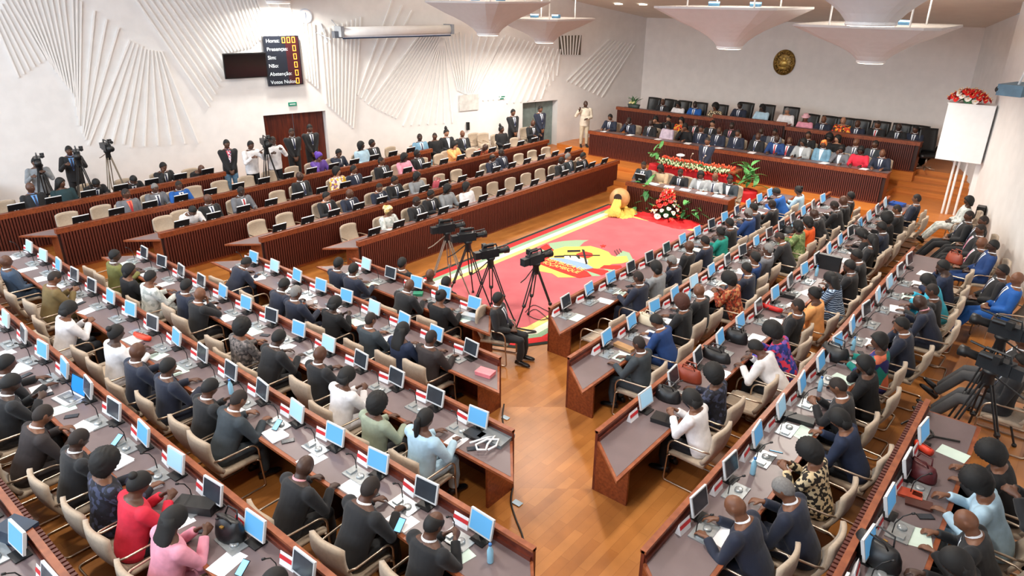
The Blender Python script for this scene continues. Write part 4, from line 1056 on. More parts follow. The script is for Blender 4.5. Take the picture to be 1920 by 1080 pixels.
# score board
P0 = lwpx((490, 68)); P1 = lwpx((555, 66)); P3 = lwpx((502, 161)); P2 = lwpx((568, 157))
W = float(np.dot((P1+P2-P0-P3)/2, DL)); Hh = float((P0[2]+P1[2]-P2[2]-P3[2])/2); c = (P0+P1+P2+P3)/4
sb = empty('score_board', (0, 0, 0), 0, 'black electronic voting board with orange digits', 'display'); sb.matrix_world = wall_frame(c)
rect(MB(), -W/2, W/2, -Hh/2, Hh/2, .02, .14).build('housing', mat('board_black', (20, 26, 38), .4), sb)
rect(MB(), W*.10, W/2-.03, -Hh/2+.03, Hh/2-.03, .14, .143).build('digit_window', mat('board_maroon', (58, 20, 26), .3), sb)
LED = emit('led_orange', (255, 150, 50), 3.0); BTXT = mat('board_text', (214, 226, 234), .5)
names = ['Horas:', 'Presen\u00e7as:', 'Sim:', 'N\u00e3o:', 'Absten\u00e7\u00e3o:', 'Votos Nulos:']
for k, nme in enumerate(names):
    y = Hh/2 - Hh*(k+.5)/6
    text_mesh(nme, .15, BTXT, sb, Matrix.Translation((-W/2+.07, y-.06, .142)))
    for j in range(3 if k == 0 else 1):
        db = MB(); x = W/2 - .17 - .15*j; a, h, t_ = .042, .085, .018
        for (q0, q1, r0, r1) in ((-a, a, h-t_, h), (-a, a, -h, -h+t_), (-a-t_*.4, -a+t_*.6, -h, h), (a-t_*.6, a+t_*.4, -h, h)): rect(db, x+q0, x+q1, y+r0, y+r1, .144, .150)
        db.build('digit_zero', LED, sb)
# television
c = (lwpx((419, 101)) + lwpx((490, 96)) + lwpx((494, 139)) + lwpx((423, 144)))/4
tv = empty('wall_television', (0, 0, 0), 0, 'switched-off flat television left of the voting board', 'television'); tv.matrix_world = wall_frame(c) @ Matrix.Rotation(R_(7), 4, 'X')
rect(MB(), -.62, .62, -.36, .36, .18, .24).build('frame', BLACKPL, tv)
rect(MB(), -.59, .59, -.33, .33, .24, .244).build('screen', mat('tv_glass', (16, 18, 20), .12), tv)
rect(MB(), -.08, .08, -.1, .1, .0, .18).build('wall_bracket', BLACKPL, tv)
# clock
ck = wall_thing('wall_clock', (572, 30), 'round white wall clock above the projector screen bracket', 'clock')
MB().rings([((0, 0, .0), (.21, 0, 0), (0, .21, 0)), ((0, 0, .05), (.21, 0, 0), (0, .21, 0)), ((0, 0, .055), (.185, 0, 0), (0, .185, 0))], 28).build('case', mat('clock_rim', (196, 206, 220), .4), ck)
MB().rings([((0, 0, .056), (.18, 0, 0), (0, .18, 0)), ((0, 0, .058), (.18, 0, 0), (0, .18, 0))], 28).build('dial', PAPER, ck)
hb = MB(); hb.box((-.008, -.02, .060), (.008, .10, .064)); hb.box((-.006, -.13, .064), (.006, .02, .067)); hb.build('hands', mat('clock_hand', (70, 100, 150), .4), ck)
# projection screen housing
a = lwpx((640, 62), .60); b_ = lwpx((846, 53), .60); d = b_ - a; L_ = float(np.linalg.norm(d[:2])); 
ps = empty('projector_screen', (0, 0, 0), 0, 'white rolled projector screen case hanging on left wall', 'screen'); ps.matrix_world = wall_frame((a+b_)/2)
pb = MB(); pb.rings([((-L_/2, 0, 0), (0, 0, .10), (0, .14, 0)), ((L_/2, 0, 0), (0, 0, .10), (0, .14, 0))], 16); pb.build('case', WHITEM, ps, True)
rect(MB(), -L_/2+.03, L_/2-.03, -.21, -.17, -.025, .025).build('bottom_bar', mat('screen_bar', (34, 58, 92), .5), ps)
rect(MB(), -L_/2+.04, L_/2-.04, -.18, -.12, -.008, .008).build('screen_cloth', PAPER, ps)
for s in (-1, 1): rect(MB(), s*L_/2-.05, s*L_/2+.05, -.15, .16, -.46, .12).build('bracket', mat('bracket_grey', (150, 156, 164), .5), ps)
pj = wall_thing('wall_antenna_bracket', (618, 60), 'metal bracket with camera left of the projector screen', 'bracket')
q = MB(); q.tube([(-.25, .25, 0), (-.2, -.3, .3)], .02, 6); q.tube([(-.45, .0, .0), (-.1, -.2, .35)], .014, 6); q.tube([(.1, .35, 0), (.1, .2, .35)], .014, 6); q.build('arm', mat('bracket_grey', (150, 156, 164), .5), pj)
q = MB(); q.box((-.02, -.16, .25), (.28, .04, .5)); q.build('camera_body', mat('grey_plastic', (92, 98, 108), .5), pj)
q = MB(); q.rings([((.28, -.06, .38), (0, .05, 0), (0, 0, .05)), ((.36, -.06, .38), (0, .05, 0), (0, 0, .05))], 10); q.build('lens', BLACKPL, pj)
# small wall fittings
for px, lb in (((548, 195), 'green exit sign above the mahogany door'), ((941, 183), 'green exit sign left of far doorway')):
    ex = wall_thing('exit_sign', px, lb, 'sign'); rect(MB(), -.13, .13, -.055, .055, 0, .04).build('panel', emit('exit_green', (30, 120, 96), .35), ex); rect(MB(), -.09, .09, -.012, .012, .04, .042).build('pictogram', MARK, ex)
pn = wall_thing('wall_panel', (878, 192), 'pale grey panel box on left wall', 'panel'); rect(MB(), -.4, .4, -.28, .28, 0, .06).build('cover', mat('panel_grey', (206, 204, 200), .6), pn)
sp = wall_thing('wall_speaker', (876, 236), 'slim black speaker on left wall above seated guests', 'speaker'); rect(MB(), -.05, .05, -.14, .14, 0, .1).build('cabinet', BLACKPL, sp)
# gold medallion
GOLD = mat('gold_relief', (168, 134, 66), .35, metal=.55, scale=14, c2=(92, 66, 24), bump=.8)
em = empty('gold_emblem', (-9.39, 26.99, onY((1471, 117), 27.0)[2]), 0, 'round carved gold emblem on the front wall', 'emblem'); em.location.x = float(onY((1471, 117), 27.0)[0])
q = MB(); q.rings([((0, 0, 0), (.40, 0, 0), (0, 0, .45)), ((0, -.05, 0), (.40, 0, 0), (0, 0, .45)), ((0, -.08, 0), (.36, 0, 0), (0, 0, .41))], 36); q.build('disc', GOLD, em, True)
q = MB()
for k in range(22):
    t = 2*math.pi*k/22
    q.ball((.30*math.cos(t), -.08, .34*math.sin(t)), (.05, .03, .05), 8, 5)
q.build('wreath', GOLD, em, True)
q = MB(); q.ball((0, -.08, -.02), (.15, .05, .12), 12, 8); q.ball((0, -.09, .12), (.08, .04, .07), 10, 6); q.tube([(-.2, -.11, -.1), (.2, -.11, .12)], .02, 6); q.tube([(.2, -.11, -.1), (-.2, -.11, .12)], .02, 6); q.box((-.14, -.13, -.24), (.14, -.08, -.14)); q.build('relief', mat('gold_bright', (214, 178, 96), .3, metal=.5), em, True)
# ---------------------------------------------------------------- pendant ceiling reflectors
PENDM = mat('pendant_plaster', (206, 204, 206), .7, var=.02)
LAMP = emit('lamp_disc', (255, 246, 226), 9.0)
def pendant(P, half, h, label, power, r0=.33):
    P = np.array(P, float); root = empty('pendant_reflector', P, 0, label, 'ceiling light', 'pyramid pendant lights')
    b = MB(); n = 12; prof = []
    N = 32
    def ring(s, z, sq):
        v = []
        for k in range(N):
            t = 2*math.pi*(k+.5)/N; c_, s_ = math.cos(t), math.sin(t)
            m_ = max(abs(c_), abs(s_)); rr = s*(1/m_*sq + (1-sq)); v.append((rr*c_, rr*s_, z))
        return v
    vs_ = []; K = 9
    for j in range(K):
        t = j/(K-1); s = r0 + (half-r0)*t**1.15; vs_ += ring(s, .06 + (h-.06)*t**.92, min(1, t*1.6)**1.2)
    vs_ += ring(half, h+.05, 1.0); vs_ += ring(half*.3, h+.03, 1.0)
    f = []
    for j in range(K+1):
        for k in range(N): f.append((j*N+k, j*N+(k+1) % N, (j+1)*N+(k+1) % N, (j+1)*N+k))
    f.append(tuple((K+1)*N+k for k in range(N))); f.append(tuple(range(N))[::-1])
    b.add(vs_, f); b.build('reflector', PENDM, root, True)
    me = root.children[0].data
    for p in me.polygons: p.use_smooth = False
    q = MB(); q.lathe([(r0*.98, .0), (r0*1.02, .02), (r0*1.0, .07)], 24); q.build('lamp_ring', WHITEM, root)
    q = MB(); q.lathe([(r0*.2, -.012), (r0*.9, -.008), (r0*.95, .0)], 24); q.build('lamp_disc', LAMP, root)
    for sx, sy in ((-.55, -.55), (.55, -.55), (.55, .55), (-.55, .55)):
        x, y = half*sx, half*sy; zt = zc(P[1]+y) - P[2]
        q = MB(); q.tube([(x, y, h+.03), (x, y, zt)], .022, 6); q.build('hanging_rod', WHITEM, root)
    for sx in (-.35, .35):
        q = MB(); q.box((half*sx-.13, -.06, h+.05), (half*sx+.13, .06, h+.16)); q.build('uplight_fitting', mat('fitting_blue', (96, 150, 190), .4), root)
    l = bpy.data.lights.new('pendant_lamp', 'AREA'); l.shape = 'DISK'; l.size = r0*1.8; l.energy = power; l.color = (1.0, .93, .83); l.spread = R_(165)
    o = bpy.data.objects.new('pendant_lamp', l); COL.objects.link(o); o.location = tuple(P + np.array([0, 0, -.03])); o.parent = None
    l2 = bpy.data.lights.new('pendant_uplight', 'AREA'); l2.shape = 'DISK'; l2.size = half*.9; l2.energy = power*.45; l2.color = (1.0, .93, .84)
    o2 = bpy.data.objects.new('pendant_uplight', l2); COL.objects.link(o2); o2.location = tuple(P + np.array([0, 0, h+.12])); o2.rotation_euler = (math.pi, 0, 0)
    return root
PW = 210
def pend_px(px, z, half, h, label, power=PW, r0=.33): return pendant(on(px, z), half, h, label, power, r0)
pend_px((915, 66), 4.95, 1.42, .90, 'white inverted-pyramid ceiling light in front of the left wall, left of pair')
pend_px((1021, 80), 4.60, 1.28, .72, 'white inverted-pyramid ceiling light, right of pair near louvred opening')
pend_px((1367, 91), 4.80, 1.60, .98, 'white inverted-pyramid ceiling light left of gold emblem')
pend_px((1632, 118), 4.55, 1.62, .86, 'white inverted-pyramid ceiling light above the right dais wing')
pend_px((1632, 48), 5.64, 1.6, .98, 'nearest white inverted-pyramid ceiling light at top right', power=PW, r0=.40)
pend_px((522, 6), 5.80, 1.5, .95, 'white pyramid ceiling light above the voting board', r0=.34)
for k, (x, y) in enumerate([(-9.4, 12.2), (-14.2, 8.6), (-9.0, 7.4), (-3.2, 6.8), (-15.0, 2.6), (-9.0, 2.0), (-2.6, 1.2)]):
    pendant((x, y, zc(y) - 1.5), 1.5, .95, 'white pyramid ceiling light over the rear of the hall, %s of its grid' % ORD[k], PW)
# recessed downlights at the front of the ceiling
for k, px in enumerate([(1160, 7), (1206, 8)]):
    d = ray(px); t = (5.22 + .175*27 - CAMZ) / (d[2] + .175*d[1]); Pq = np.array([0, 0, CAMZ]) + d*t
    o = MB().lathe([(.14, -.03), (.15, .0)], 18).build('downlight', LAMP, None, loc=Pq); tag(o, ['left', 'right'][k] + ' recessed downlight in the ceiling near the front wall', 'ceiling light', 'recessed downlights')
# ---------------------------------------------------------------- rug with emblem
def inset(poly, d):
    n = len(poly); out = []
    a = sum(poly[i][0]*poly[(i+1) % n][1]-poly[(i+1) % n][0]*poly[i][1] for i in range(n)); s = 1 if a > 0 else -1
    for i in range(n):
        p0, p1, p2 = np.array(poly[i-1]), np.array(poly[i]), np.array(poly[(i+1) % n])
        d1 = (p1-p0)/np.linalg.norm(p1-p0); d2 = (p2-p1)/np.linalg.norm(p2-p1)
        n1 = np.array([-d1[1], d1[0]])*s; n2 = np.array([-d2[1], d2[0]])*s
        m_ = n1+n2; m_ = m_/np.linalg.norm(m_); k = d/max(.3, float(m_ @ n1)); out.append(tuple(p1 + m_*k))
    return out
xl = float(np.mean([on(p, 0)[0] for p in ((816, 508), (1000, 437), (1060, 414), (1140, 384))]))
RUGP = [(xl, 8.62), (-7.75, 8.62), (-7.25, 8.85), (-6.85, 9.45), (-6.85, 18.2), (xl, 18.2)]
RUG = empty('rug', (-9, 13, 0), 0, 'large rose rug with striped border and national emblem', 'rug')
base = np.array([-9, 13, 0])
rugcols = [('border_black', (30, 40, 34), .10), ('border_red', (204, 40, 44), .20), ('border_green', (140, 172, 140), .14), ('border_white', (226, 220, 204), .18), ('border_yellow', (236, 200, 120), .16)]
poly = RUGP; z = 0.0
for k, (nm, c_, w_) in enumerate(rugcols):
    b = MB(); b.prism([(p[0]-base[0], p[1]-base[1]) for p in poly], 0, .008 + .0015*k); b.build(nm, mat('rug_' + nm, c_, .95, scale=60, var=.1), RUG); poly = inset(poly, w_)
b = MB(); b.prism([(p[0]-base[0], p[1]-base[1]) for p in poly], 0, .017); b.build('rug_field', mat('rug_rose', (196, 104, 110), .95, scale=1.2, c2=(182, 90, 98)), RUG)
EMC = {'y': (238, 200, 96), 'g': (150, 182, 146), 'r': (222, 48, 40), 'b': (142, 170, 198), 'w': (232, 222, 206), 'k': (34, 32, 30), 'd': (124, 70, 74)}
EMB = [
 ('g', 'leaf_band', [(230,290),(440,255),(640,240),(830,240),(760,270),(700,330),(640,350),(470,350),(330,380),(280,390)]),
 ('g', 'leaf_band', [(1220,500),(1340,400),(1440,430),(1510,560),(1430,575),(1400,500)]),
 ('g', 'leaf_band', [(800,700),(980,760),(1010,780),(880,780)]),
 ('g', 'leaf_band', [(1050,670),(1260,690),(1120,712)]),
 ('g', 'leaf_band', [(130,380),(260,430),(240,480),(150,460)]),
 ('y', 'emblem_field', [(230,400),(330,380),(470,340),(640,340),(860,330),(1000,370),(1130,420),(1170,470),(1230,490),(1400,480),(1430,560),(1330,590),(1180,600),(1100,640),(960,670),(880,660),(760,600),(600,540),(330,530),(240,510)]),
 ('y', 'lower_band', [(30,620),(100,600),(300,670),(500,730),(670,800),(370,800),(280,740),(60,700)]),
 ('r', 'red_panel', [(100,350),(200,300),(310,390),(260,435),(120,370)]),
 ('r', 'red_panel', [(110,500),(150,460),(240,490),(220,530)]),
 ('r', 'red_panel', [(1000,660),(1060,620),(1310,620),(1330,650),(1220,690),(1080,670)]),
 ('r', 'red_panel', [(790,690),(900,670),(1120,700),(1130,720),(1030,765),(900,730)]),
 ('b', 'water_band', [(240,510),(420,515),(640,550),(800,600),(900,660),(760,690),(600,660),(400,590),(250,545)]),
 ('w', 'open_book', [(460,485),(560,470),(700,500),(820,540),(820,590),(790,600),(640,560),(470,520)]),
 ('r', 'rising_sun', [(640,455),(760,410),(880,440),(900,480),(820,515),(700,495)]),
 ('r', 'ribbon', [(110,530),(190,515),(400,575),(620,650),(800,715),(870,780),(690,810),(600,790),(400,722),(200,645),(60,590)]),
 ('r', 'star', [(1000,325),(1030,322),(1046,310),(1060,322),(1092,322),(1066,338),(1074,352),(1046,344),(1020,356),(1026,338)]),
 ('k', 'rifle', [(310,482),(455,476),(460,470),(1000,468),(1000,480),(470,484),(455,500),(315,504)]),
 ('k', 'rifle', [(640,482),(690,482),(705,525),(680,528)]), ('k', 'rifle', [(540,482),(562,482),(565,508),(550,508)]),
 ('k', 'hoe', [(510,398),(705,394),(705,418),(510,426)]), ('k', 'hoe', [(728,385),(765,392),(812,600),(785,608)]),
 ('d', 'hand_mark', [(1210,405),(1222,398),(1265,462),(1250,470)]), ('d', 'hand_mark', [(1245,388),(1256,384),(1296,450),(1284,454)]), ('d', 'hand_mark', [(1285,376),(1296,374),(1328,425),(1316,430)]),
]
for k, (c_, nm, pts) in enumerate(EMB):
    fl = [on((1000+u/8, 420+v_/8), .02)[:2] - base[:2] for u, v_ in pts]
    b = MB(); b.prism([tuple(q) for q in fl], .016, .0185 + .0007*k); me = b.mesh(nm, mat('rug_emblem_' + c_, EMC[c_], .95, scale=60, var=.06))
    link(nm, me, RUG)
# ribbon lettering
p0 = on((1000+165/8, 420+560/8), .0)[:2]; p1 = on((1000+770/8, 420+738/8), .0)[:2]; dv = p1-p0; an = math.atan2(dv[1], dv[0]); L_ = float(np.linalg.norm(dv))
YL = mat('rug_lettering', (246, 214, 120), .95)
for txt, o_, sz in (('REP\u00daBLICA DE', .02, .24), ('MO\u00c7AMBIQUE', -.20, .24)):
    nrm = np.array([-math.sin(an), math.cos(an)]); q = p0 + nrm*o_ - base[:2]
    t_ = text_mesh(txt, sz, YL, RUG, Matrix.Identity(4), extrude=.002)
    w_ = max(v_.co.x for v_ in t_.data.vertices) or 1
    t_.matrix_local = Matrix.Translation((q[0], q[1], .034)) @ Matrix.Rotation(an, 4, 'Z') @ Matrix.Diagonal((L_*.94/w_, 1, 1, 1))
# ---------------------------------------------------------------- calabash, cloths, flowers
def blob_cloth(name, pts_px, m, label, h=.10, z0=.02, seed=1, nu=26):
    """crumpled cloth heap over a pixel outline on the floor"""
    poly = [on(p, z0)[:2] for p in pts_px]; c = np.mean(poly, 0); r = random.Random(seed); n = len(poly); K = 10
    b = MB(); v = []; m_ = 72
    per = []
    for k in range(m_):
        t = k/m_*n; i = int(t); f_ = t-i; per.append(poly[i % n]*(1-f_) + poly[(i+1) % n]*f_)
    for j in range(K+1):
        s = 1 - j/K
        for k in range(m_):
            p = c + (per[k]-c)*s*(1+.04*math.sin(k*1.7+j)); ht = z0 + h*(1-s**2.2)*(.55+.45*math.sin(k*.9+j*1.3+seed)*math.cos(j*.8+k*.31)) + (.03*abs(math.sin(k*.55+j*.4)) if j > 0 else 0)
            v.append((p[0], p[1], ht if j > 0 else z0-.015))
    f = [(j*m_+k, j*m_+(k+1) % m_, (j+1)*m_+(k+1) % m_, (j+1)*m_+k) for j in range(K) for k in range(m_)]
    b.add(v, f); o = b.build(name, m, None, True); return tag(o, label, 'cloth')
blob_cloth('yellow_cloth', [(1132, 398), (1148, 386), (1160, 376), (1170, 378), (1180, 392), (1196, 396), (1186, 408), (1168, 411), (1150, 406)], mat('cloth_yellow', (244, 206, 96), .8, scale=8, var=.15), 'yellow cloth spilling out of the calabash onto the rug', .09, seed=2)
blob_cloth('red_cloth', [(1187, 404), (1200, 398), (1225, 400), (1260, 408), (1300, 415), (1316, 420), (1296, 430), (1270, 430), (1240, 422), (1215, 414)], mat('cloth_red', (206, 22, 30), .6, scale=10, var=.2), 'crumpled red cloth along the front of the flowers', .10, seed=3)
Pc = on((1172, 384), .0)
cal = empty('calabash', (Pc[0]+.25, Pc[1]-.75, .0), R_(200), 'large tan calabash pot lying on its side on yellow cloth', 'pot')
TAN = mat('calabash_tan', (206, 158, 104), .5, scale=6, var=.12)
b = MB(); b.rings([((0, -.05, 0), (.02, 0, 0), (0, 0, .02)), ((0, -.02, 0), (.16, 0, 0), (0, 0, .16)), ((0, .10, 0), (.27, 0, 0), (0, 0, .27)), ((0, .28, 0), (.31, 0, 0), (0, 0, .31)), ((0, .45, 0), (.24, 0, 0), (0, 0, .24)), ((0, .54, 0), (.15, 0, 0), (0, 0, .15)), ((0, .60, 0), (.13, 0, 0), (0, 0, .13)), ((0, .62, 0), (.15, 0, 0), (0, 0, .15))], 24); b.xf(Matrix.Translation((0, -.2, .36)) @ Matrix.Rotation(R_(16), 4, 'X')); b.build('pot_body', TAN, cal, True)
b = MB(); b.rings([((0, .618, 0), (.12, 0, 0), (0, 0, .12)), ((0, .628, 0), (.12, 0, 0), (0, 0, .12))], 20); b.xf(Matrix.Translation((0, -.2, .36)) @ Matrix.Rotation(R_(16), 4, 'X')); b.build('pot_mouth', mat('pot_inside', (50, 32, 22), .8), cal)
b = MB(); 
for k in range(7): b.tube([(.07*math.sin(k*2.1), .40, .47), (.09*math.sin(k*2.1), .50, .36), (.12*math.sin(k*1.7), .62, .18), (.16*math.sin(k*1.3), .74, .05)], [.05, .06, .07, .05], 8)
b.build('spilling_cloth', mat('cloth_yellow', (244, 206, 96), .8), cal, True)
# anthurium arrangement
def flower_m(m, m2):
    b = MB(); n = 10
    v = [(0, 0, 0)] + [(.085*math.cos(2*math.pi*k/n)*(1.15 if k in (0,) else 1), .075*math.sin(2*math.pi*k/n), .022*math.cos(4*math.pi*k/n) + .012) for k in range(n)]
    b.add(v, [(0, 1+k, 1+(k+1) % n) for k in range(n)], 0); b.tube([(0, 0, .0), (.01, 0, .05), (.02, 0, .085)], [.010, .011, .006], 6, 1)
    return b.mesh('bloom', [m, m2], True)
FR_ = flower_m(mat('petal_red', (216, 36, 34), .35, var=.1), mat('spadix', (240, 190, 110), .6)); FW_ = flower_m(mat('petal_white', (236, 228, 220), .5, var=.06), mat('spadix', (240, 190, 110), .6))
GREEN = mat('leaf_green', (58, 122, 62), .55, scale=12, c2=(34, 88, 44)); LGREEN = mat('leaf_light', (120, 186, 110), .55, scale=12, c2=(76, 150, 80))
def leaf_mesh(m, L_=.3, W_=.1, droop=.08):
    b = MB(); n = 6; v = []
    for k in range(n+1):
        t = k/n; w_ = W_*math.sin(math.pi*min(1, t*.95+.05))**.8; z = L_*.35*t - droop*t*t*2
        v += [(-w_/2, L_*t, z+.01), (0, L_*t, z), (w_/2, L_*t, z+.01)]
    f = []
    for k in range(n): f += [(3*k, 3*k+1, 3*k+4, 3*k+3), (3*k+1, 3*k+2, 3*k+5, 3*k+4)]
    b.add(v, f); return b.mesh('leaf', m, True)
LEAFA = leaf_mesh(GREEN); LEAFB = leaf_mesh(LGREEN)
def plant(name, P, n, size, leaf, label, cat='plant', stems=True, seed=1, pot=None):
    root = empty(name, P, 0, label, cat); r = random.Random(seed)
    if pot: pot(root)
    for k in range(n):
        o = link('leaf', leaf, root, (r.uniform(-.05, .05)*size*3, r.uniform(-.05, .05)*size*3, r.uniform(.05, .5)*size))
        o.rotation_euler = (r.uniform(-.3, .9), r.uniform(-.3, .3), k*2.4); s = size*r.uniform(.8, 1.3); o.scale = (s, s, s)
    return root
Pf = on((1248, 412), 0)
fl = empty('flower_arrangement', Pf, 0, 'tall red and white anthurium arrangement before secretaries\' table', 'flowers'); r = random.Random(4)
b = MB(); b.lathe([(.18, 0), (.22, .10), (.20, .12)], 18); b.build('bowl', mat('bowl_dark', (40, 36, 34), .5), fl)
for k in range(54):
    t = k/53; h = .12 + .78*(1-t)**1.1; rad = .08 + .40*t; a = k*2.39996
    x, y = rad*math.cos(a), rad*math.sin(a)*.8
    o = link('bloom', FR_ if (k % 5 in (0, 2, 3)) else FW_, fl, (x, y, h)); o.rotation_euler = (R_(30)+.5*t, r.uniform(-.3, .3), a - math.pi/2 + math.pi + r.uniform(-.5, .5)); s = r.uniform(.8, 1.2); o.scale = (s, s, s)
    if k % 3 == 0:
        b = MB(); b.tube([(0, 0, .08), (x*.5, y*.5, h*.6), (x, y, h)], .006, 5); b.build('stem', GREEN, fl)
for k in range(14):
    o = link('leaf', LEAFA, fl, (.1*math.cos(k), .1*math.sin(k), .10)); o.rotation_euler = (.4, 0, k*2.4)
for px, sz, lf, lb in (((1207, 393), 1.5, LEAFB, 'light leafy plant between calabash and flowers'), ((1216, 397), 1.3, LEAFA, 'dark green plant left of anthuriums'), ((1275, 415), 1.1, LEAFA, 'drooping dark plant right of anthuriums'), ((1297, 412), 1.2, LEAFB, 'bright green plant near front right end of table'), ((1310, 418), 1.1, LEAFB, 'small bright plant beside wooden ring')):
    plant('floor_plant', on(px, 0), 16, sz, lf, lb, seed=int(px[0]))
Pd = on((1330, 417), 0) + np.array([-.1, .3, 0])
b = MB(); b.tube([(.30*math.cos(2*math.pi*k/28), 0, .34+.30*math.sin(2*math.pi*k/28)) for k in range(28)], .055, 10, closed=True)
tag(b.build('wooden_ring', TAN, None, True, loc=Pd), 'tan wooden ring standing beside first right-hand desk', 'ornament')
# ---------------------------------------------------------------- lectern with red drape and garland
LX0, LX1 = -10.35, -8.05; LY = 20.0; LC = (LX0+LX1)/2
lec = empty('lectern', (LC, LY, .30), 0, 'wide lectern draped in red cloth with flower garland', 'lectern')
REDC = mat('drape_red', (186, 10, 24), .7, scale=5, var=.12)
hw = (LX1-LX0)/2
b = MB(); v = []; n = 60
for j, z_ in enumerate((0.0, .45, .9)):
    for k in range(n+1):
        t = k/n; a = -1 + 2*t; x = hw*a; y = -.05 - .02*math.cos(k*1.3)*(1.2-z_) - .08*(1-a*a); v.append((x, y, z_))
f = [(j*(n+1)+k, j*(n+1)+k+1, (j+1)*(n+1)+k+1, (j+1)*(n+1)+k) for j in range(2) for k in range(n)]
b.add(v, f); b.build('drape', REDC, lec, True)
b = MB(); b.box((-hw+.01, -.02, 0), (hw-.01, .55, .88)); b.build('lectern_body', REDC, lec)
b = MB(); b.box((-hw-.05, -.12, .88), (hw+.18, .58, .93)); b.build('lectern_top', EDGE, lec)
BUDG = mat('bud_white_green', (206, 216, 170), .6, var=.15, scale=30); BUDR = mat('bud_red', (216, 44, 30), .6, var=.2, scale=30); BUDO = mat('bud_orange', (232, 84, 48), .6, var=.2, scale=30)
for nm, m_, lo, hi, cnt, y0, sd in (('garland_red_buds', BUDO, .98, 1.08, 70, .02, 1), ('garland_white_buds', BUDG, .84, .99, 110, -.13, 2), ('garland_lower_buds', BUDR, .76, .84, 60, -.15, 3), ('garland_leaves', GREEN, .83, 1.0, 90, -.10, 4)):
    r = random.Random(sd); b = MB()
    for k in range(cnt):
        x = -hw*1.02 + 2*hw*1.02*(k+.5)/cnt; z_ = r.uniform(lo, hi); s = r.uniform(.022, .036); yy = y0 - .07*(1-(x/hw)**2) + r.uniform(-.03, .03)
        b.ball((x, yy, z_), (s*.8, s*.8, s*1.3), 6, 5)
    for s_ in (-1, 1):
        if 'red' in nm or 'lower' in nm:
            for k in range(14): b.ball((s_*(hw+.02), .03+.04*k/2, r.uniform(.78, 1.02)), (.03, .03, .035), 6, 5)
    tag(b.build(nm, m_, lec, True), kind='stuff')
for k, x in enumerate((-.30, .12)):
    q = MB(); q.tube([(x, .25, .93), (x+.02, .22, 1.12), (x+.10, .15, 1.22)], .008, 6); q.ball((x+.12, .13, 1.24), (.03, .03, .025), 8, 6); q.build('microphone', mat('mic_silver', (206, 190, 170), .35, metal=.4), lec, True)
q = MB(); q.lathe([(.05, .93), (.02, .95), (.02, 1.08), (.13, 1.10), (.13, 1.14), (.03, 1.17)], 16, c=(-.62, .2, 0)); q.build('reading_lamp', WHITEM, lec, True)
# red stands with plants beside the lectern
for k, (px, w_, lb) in enumerate((((1395, 392), .8, 'red draped stand right of lectern'), ((1226, 340), .5, 'red draped stand left of lectern'))):
    P = on(px, .30) if k else on(px, 0.0); z = .3 if k else 0
    st = empty('draped_stand', (P[0], P[1], z), 0, lb + ' carrying a plant', 'stand')
    b = MB(); n = 36; v = []
    for j, (zz, rr) in enumerate(((0, 1.1), (.3, .9), (.55, .8), (.6, .78), (.61, .1))):
        for i in range(n): t = 2*math.pi*i/n; q_ = w_*.5*rr*(1+.06*math.cos(i*3)*(1 if j < 2 else .2)); v.append((q_*math.cos(t), q_*math.sin(t), zz))
    b.add(v, [(j*n+i, j*n+(i+1) % n, (j+1)*n+(i+1) % n, (j+1)*n+i) for j in range(4) for i in range(n)] + [tuple(4*n+i for i in range(n))]); b.build('drape', REDC, st, True)
    plant('stand_plant', (P[0], P[1], z+.61), 22 if not k else 14, 1.5 if not k else 1.0, LEAFB, 'light green leafy plant on the %s' % lb, seed=30+k)
plant('floor_plant', on((1372, 300), .45) + np.array([1.2, -.6, 0]), 8, .8, LEAFB, 'small green plant before lower dais desk', seed=41)
for k, px in enumerate(((1213, 302), (1226, 306))): plant('floor_plant', on(px, .45), 12, 1.0, LEAFB, ['left', 'right'][k] + ' of two green plants behind first clerk', seed=50+k)
# planter on the dais
P = onY((1189, 192), 24.75)
pl = empty('table_planter', (P[0], 24.75, 1.05+.865), 0, 'dark planter with spiky plant on upper dais desk', 'planter')
b = MB(); b.rings([((0, 0, 0), (.22, 0, 0), (0, .12, 0)), ((0, 0, .16), (.28, 0, 0), (0, .15, 0)), ((0, 0, .17), (.2, 0, 0), (0, .1, 0))], 18); b.build('trough', mat('planter_grey', (58, 70, 66), .5), pl, True)
r = random.Random(9)
for k in range(16):
    o = link('leaf', LEAFA if k % 3 else LEAFB, pl, (r.uniform(-.12, .12), r.uniform(-.05, .05), .16)); o.rotation_euler = (r.uniform(.5, 1.2), 0, k*2.4); o.scale = (.5, 1.3, 1.3)
for k in range(4):
    b = MB(); b.ball((0, 0, 0), (.05, .05, .045), 8, 6); o = b.build('bloom', mat('petal_cream', (236, 226, 160), .6), pl, True, loc=(-.14+.06*k, -.08, .22+.04*(k % 2)))
# ---------------------------------------------------------------- white booth with flowers on the right, pipes and steps side
bx0 = onY((1753, 297), 22.0); bx1 = onY((1768, 193), 22.0); bx2 = onY((1846, 309), 22.0)
bt = empty('white_booth', (bx0[0], 22.0, bx0[2]), 0, 'projecting white box with flowers on top, beside the dais stairs', 'booth')
b = MB(); b.box((0, 0, 0), (wr(22.0)-bx0[0]-.08, .5, bx1[2]-bx0[2])); b.build('box_panel', WHITEM, bt)
b = MB(); b.box((-.02, -.02, bx1[2]-bx0[2]), (wr(22.0)-bx0[0]-.08, .5, bx1[2]-bx0[2]+.03)); b.build('ledge', WHITEM, bt)
for dx in (.45, .56, .75): 
    b = MB(); b.tube([(dx, .3, .0), (dx, .3, -bx0[2]+.45)], .03, 8); b.build('pipe', WHITEM, bt)
b = MB(); b.box((.95, .3, -bx0[2]+.0), (1.15, .6, 0)); b.build('column', WALL, bt)
Pq = np.array([bx0[0] + .42, 22.15, bx1[2] + .04])
